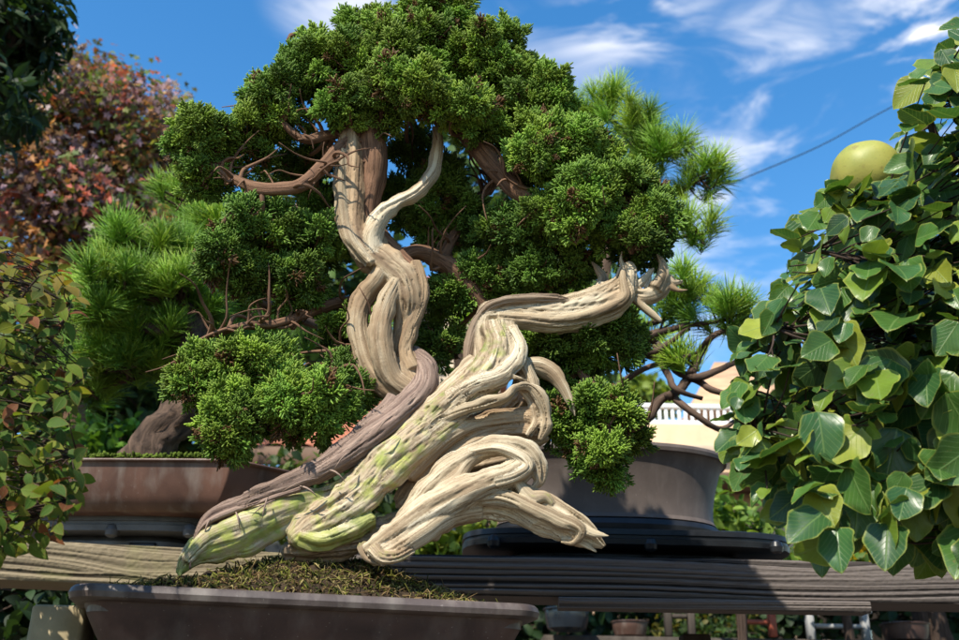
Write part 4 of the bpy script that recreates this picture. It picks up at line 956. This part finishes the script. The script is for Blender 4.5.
nr = norm(outd*.4+np.array([-.1, -.35, .8])+RNG.normal(size=(n, 3))*.5); dr = norm(outd+np.array([.2, -.1, -.2])+RNG.normal(size=(n, 3))*.6)
cc = np.array([(.12, .17, .02), (.07, .13, .02), (.19, .21, .03), (.20, .07, .03), (.05, .09, .02)])[RNG.choice(5, n, p=[.33, .27, .2, .06, .14])]*RNG.uniform(.7, 1.3, (n, 1))
up_ = pts[:, 1] < 300; cc[up_] = cc[up_]*np.array([1.25, .85, .9])
leafmb = MB(); tv, tf = LT['ovate']; inst(leafmb, tv, tf, pos, leaf_basis(n, nr, dr), RNG.uniform(.013, .028, n), cc)
tw = MB()
for p_ in pos:
    k = np.linalg.norm(QS-p_, axis=1).argmin(); s1 = QS[k]
    if random.random() < .4: tube(tw, [s1, (s1+p_)/2+RNG.normal(size=3)*.004, p_], [.001, .0008, .0006], 4)
tw.build('twigs', M['dtwig'], st, True); leafmb.build('leaves', M['small'], st, True)

# ================================================================== BACKGROUND BUILDINGS
def wallmat(name, c, s=6, v=.1): return mat_plain(name, c, .85, v, s, .15, .2)
Wt = wallmat('cream_wall', (.42, .33, .24)); Pch = wallmat('peach_tile', (.55, .38, .24)); Ter = mat_plain('terracotta_roof', (.34, .13, .075), .8, .35, 12, .15, .5); Wh = mat_plain('white_paint', (.75, .75, .73), .5, .05, 5); Dk = mat_plain('dark_glass', (.03, .035, .04), .15, .2, 3, .5); Brn = mat_plain('fascia_wood', (.12, .07, .045), .7, .3, 10)
# terracotta-roofed shed behind the juniper
sd = 5.4; a_ = P(235, 470, sd); b_ = P(520, 470, sd)
h = empty('garden_shed', ((a_[0]+b_[0])/2, sd, 0), 'low shed with a terracotta tiled roof glimpsed behind the juniper trunk', 'shed')
z_e = P(380, 452, sd)[2]; z_r = P(380, 395, sd+.9)[2]; xm = (a_[0]+b_[0])/2; hw = (b_[0]-a_[0])/2
mb = MB(); box(mb, (xm, sd+.95, (z_e-.05)/2), (hw-.1, .8, (z_e-.05)/2), 0, .005); mb.build('wall', wallmat('shed_wall', (.2, .12, .09)), h)
mb = MB(); n = 120; m = 30   # tiled slope facing the camera
u = np.linspace(xm-hw, xm+hw, n*3); v = np.linspace(0, 1, m*3); UU, VV = np.meshgrid(u, v, indexing='ij')
dz = .022*np.abs(np.sin(UU*math.pi/.15))+.02*(1-(VV*9) % 1)
V = np.stack([UU, sd+.9*VV, z_e+(z_r-z_e)*VV+dz], -1); mm_ = m*3
i, j = np.meshgrid(np.arange(n*3-1), np.arange(mm_-1), indexing='ij'); k = (i*mm_+j).ravel(); mb.add(V.reshape(-1, 3), [np.stack([k, k+mm_, k+mm_+1, k+1], 1)])
q = np.array([(xm-hw, sd, z_e-.02), (xm+hw, sd, z_e-.02), (xm+hw, sd+.9, z_r-.02), (xm-hw, sd+.9, z_r-.02), (xm-hw, sd+1.8, z_e-.02), (xm+hw, sd+1.8, z_e-.02)]); mb.add(q, [np.array([[0, 3, 2, 1], [3, 4, 5, 2]])])
mb.build('roof', Ter, h)
mb = MB(); box(mb, (xm, sd-.03, z_e-.04), (hw, .015, .05), 0, .003); mb.build('fascia', Brn, h)
for s_ in (-.5, .35):
    mb = MB(); box(mb, (xm+hw*s_, sd+.145, z_e-.45), (.3, .01, .25), 0, .003); f_ = mb.build('window', Brn, h); mb = MB(); box(mb, (xm+hw*s_, sd+.13, z_e-.45), (.26, .008, .21), 0, .002); mb.build('pane', Dk, f_)
# cream house behind the juniper neck
sd = 11.; a_ = P(405, 400, sd); b_ = P(500, 400, sd); zt_ = P(450, 290, sd)[2]; xm = (a_[0]+b_[0])/2; hw = (b_[0]-a_[0])/2
h = empty('distant_house', (xm, sd, 0), 'pale two-storey house with orange-tiled roof seen through gaps left of the driftwood arm', 'house')
mb = MB(); box(mb, (xm, sd+2, zt_/2), (hw, 2, zt_/2), 0, .01); mb.build('wall', Wt, h)
zr = zt_+.7; mb = MB(); q = np.array([(xm-hw-.2, sd-.3, zt_-.05), (xm+hw+.2, sd-.3, zt_-.05), (xm+hw+.2, sd+2, zr), (xm-hw-.2, sd+2, zr), (xm-hw-.2, sd+4.3, zt_-.05), (xm+hw+.2, sd+4.3, zt_-.05)]); q = np.vstack([q, q+[0, 0, .08]])
mb.add(q, [np.array([[0, 3, 2, 1], [3, 4, 5, 2], [6, 7, 8, 9], [9, 8, 11, 10], [0, 1, 7, 6], [4, 10, 11, 5], [0, 6, 9, 3], [1, 2, 8, 7], [3, 9, 10, 4], [2, 5, 11, 8]])]); mb.build('roof', Ter, h)
for zz in (.62, .85):
    for s_ in (-.5, .4):
        mb = MB(); box(mb, (xm+hw*s_, sd-.01, zt_*zz), (.16, .02, .2), 0, .003); f_ = mb.build('window', Wh, h); mb = MB(); box(mb, (xm+hw*s_, sd-.035, zt_*zz), (.13, .008, .17), 0, .002); mb.build('pane', Dk, f_)
# peach building with white railing on its roof (right)
sd = 9.; a_ = P(560, 440, sd); b_ = P(800, 440, sd); zt_ = P(660, 423, sd)[2]; zl = P(660, 452, sd-.0)[2]; xm = (a_[0]+b_[0])/2; hw = (b_[0]-a_[0])/2
h = empty('peach_building', (xm, sd, 0), 'peach-coloured building with a white balustrade on its flat top, right of the juniper', 'building')
mb = MB(); box(mb, (xm, sd+1.5, zt_/2), (hw, 1.5, zt_/2-.001), 0, .01); mb.build('wall', Pch, h)
mb = MB(); box(mb, (xm, sd-.04, zl), (hw+.05, .05, .05), 0, .005); mb.build('cornice', Wt, h)
mb = MB(); box(mb, (xm, sd-.25, zl-.35), (hw, .3, .03), 0, .005); mb.build('awning', Brn, h)
zra = P(660, 403, sd)[2]
mb = MB(); box(mb, (xm, sd+.1, zra), (hw, .03, .02), 0, .004); box(mb, (xm, sd+.1, zt_+.03), (hw, .03, .02), 0, .004); rl = mb.build('railing', Wh, h)
mb = MB()
for x in np.arange(xm-hw+.03, xm+hw, .062): box(mb, (x, sd+.1, (zra+zt_)/2+.005), (.014, .012, (zra-zt_)/2-.02), 0, .002)
mb.build('balusters', Wh, rl)
# conical peach roof turret
tc_ = P(722, 400, 10.4); za_ = P(722, 428, 10.4)[2]; zp_ = P(716, 362, 10.4)[2]; hw_ = 46*U(10.4)
mb = MB(); q = np.array([(tc_[0]-hw_, 9.6, za_), (tc_[0]+hw_*1.6, 9.6, za_), (tc_[0]+hw_*1.6, 11.2, za_), (tc_[0]-hw_, 11.2, za_), (tc_[0]-.05, 10.4, zp_), (tc_[0]+hw_*.7, 10.4, zp_)])
mb.add(q, [np.array([[0, 1, 5, 4], [2, 3, 4, 5]]), np.array([[3, 0, 4], [1, 2, 5]])]); mb.build('hipped_roof', mat_plain('orange_roof', (.50, .31, .18), .8, .3, 5, .2, .5, (1, 1, 8)), h)
# overhead cable
mb = MB(); Wp = [P(x, y, 9) for x, y in ((430, 290), (600, 238), (745, 178), (820, 146), (890, 108), (1010, 48), (1200, -70))]; Wp = catmull(Wp, 10)
tube(mb, Wp, .006, 6); tag(mb.build('overhead_cable', M['black']), 'thin dark cable crossing the blue sky above the quince', 'cable')

# ================================================================== BACK BENCH seen below the beam
bd = 4.2; bz = P(700, 641, bd)[2]
t = empty('garden_bench', (1.3, bd, 0), 'low plant bench in the shade seen beneath the long dark beam', 'bench')
xa = P(540, 640, bd)[0]; xb = P(980, 640, bd)[0]
mb = MB(); box(mb, ((xa+xb)/2, bd+.1, bz-.03), ((xb-xa)/2, .3, .025), 0, .004); mb.build('bench_top', M['gray_wood'], t)
for x in np.linspace(xa+.05, xb-.05, 4):
    mb = MB(); box(mb, (x, bd+.1, (bz-.056)/2), (.035, .25, (bz-.056)/2), 0, .004); mb.build('leg', M['gray_wood'], t)
def smallpot(px, d, r, h_, mat, lab, rz=bz, plant=None):
    c = P(px, 630, d); th = np.linspace(0, 2*np.pi, 40, endpoint=False)
    e = empty('small_pot', (c[0], c[1], rz), lab, 'pot'); mb = MB()
    loft(mb, [np.stack([c[0]+r*a_*np.cos(th), c[1]+r*a_*np.sin(th), np.full(40, rz+h_*z)], 1) for a_, z in ((.7, 0), (.86, .1), (.95, .5), (1, .9), (.98, .97))]); mb.build('pot_body', mat, e, True)
    mb = MB(); loft(mb, [np.stack([c[0]+r*a_*np.cos(th), c[1]+r*a_*np.sin(th), np.full(40, rz+h_*z)], 1) for a_, z in ((.98, .9), (1.06, .92), (1.07, .98), (1.02, 1.0), (.92, 1.0), (.9, .85), (.2, .87))], True, False); mb.build('pot_rim', mat, e, True)
Bl = mat_plain('dark_blue_glaze', (.012, .018, .026), .25, .3, 12, .5); Rd = mat_plain('red_lacquer', (.25, .06, .035), .5, .3, 12); Wg = mat_plain('shaded_white_paint', (.26, .26, .26), .6, .15, 6)  # colours darkened so the bench items carry the shade under the beam
smallpot(567, 3.9, .085, .08, Bl, 'small dark blue glazed pot under the beam near the front pot')
smallpot(630, 4.1, .07, .06, M['brown'], 'small brown pot under the beam, next to the dark blue one')
smallpot(905, 4.1, .09, .07, M['clay'], 'small purple-brown pot under the beam at the far right')
def frame(px, d, w_, h_, mat, lab, name='plant_rack'):
    c = P(px, 630, d); e = empty(name, (c[0], c[1], bz), lab, 'rack'); 
    for nm, q, hf in (('post', (-w_/2, h_/2), (.014, .02, h_/2)), ('post', (w_/2, h_/2), (.014, .02, h_/2)), ('top_rail', (0, h_+.014), (w_/2+.03, .02, .013)), ('shelf', (0, h_*.55), (w_/2-.016, .018, .008))):
        mb = MB(); box(mb, (c[0]+q[0], c[1], bz+q[1]), hf, 0, .003); mb.build(nm, mat, e)
frame(757, 4.0, .12, .10, Rd, 'red-brown little wooden frame under the beam')
frame(680, 4.05, .09, .14, M['gray_wood'], 'grey little wooden frame under the beam, left of the red one')
frame(838, 4.15, .22, .11, Wg, 'whitish little table frame under the beam, right of the red one', 'white_table')
bush(700, 634, 4.6, 60, 10, 'low green potted foliage under the beam at the centre right', [(.04, .08, .015), (.12, .11, .02), (.03, .06, .01)], .035)  # leaf greens darkened to hold the shade below the beam
# hedge darkened with shade and added dark fence, far behind under the bench level
tree('dark_hedge', 'long hedge with shade put into its dark leaf colour, behind the low bench under the beam', 'hedge', (1.4, 5.9, 0), [(560,620,110,50,5.6,.2),(720,620,110,40,5.6,.2),(880,620,110,50,5.6,.2),(420,620,100,50,5.6,.2),(1020,600,100,60,5.6,.2)], 'ovate', DG, .08, 'dtwig', .04, .22, 26, sub_r=.18, mat=M['mleaf'])
fd = 6.6; fz = P(700, 585, fd)[2]; fx0 = -4.2; fx1 = 4.4  # added dark boards stand in for the shade beyond the benches
fe = empty('shade_fence', (0, fd, 0), 'added dark board fence standing in for the shade far behind the benches', 'fence'); dkw = mat_plain('shade_dark_wood', (.018, .014, .011), .9, .4, 12, .1, .5, (8, 1, .5))
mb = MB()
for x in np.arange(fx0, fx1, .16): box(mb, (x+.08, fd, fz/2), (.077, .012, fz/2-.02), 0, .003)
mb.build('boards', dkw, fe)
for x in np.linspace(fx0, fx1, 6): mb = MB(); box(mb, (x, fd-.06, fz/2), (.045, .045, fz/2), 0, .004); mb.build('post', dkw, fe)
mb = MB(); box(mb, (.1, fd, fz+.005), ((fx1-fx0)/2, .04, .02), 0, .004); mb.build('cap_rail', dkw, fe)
print('objects', len(bpy.data.objects), 'polys', sum(len(o.data.polygons) for o in bpy.data.objects if o.type == 'MESH'))
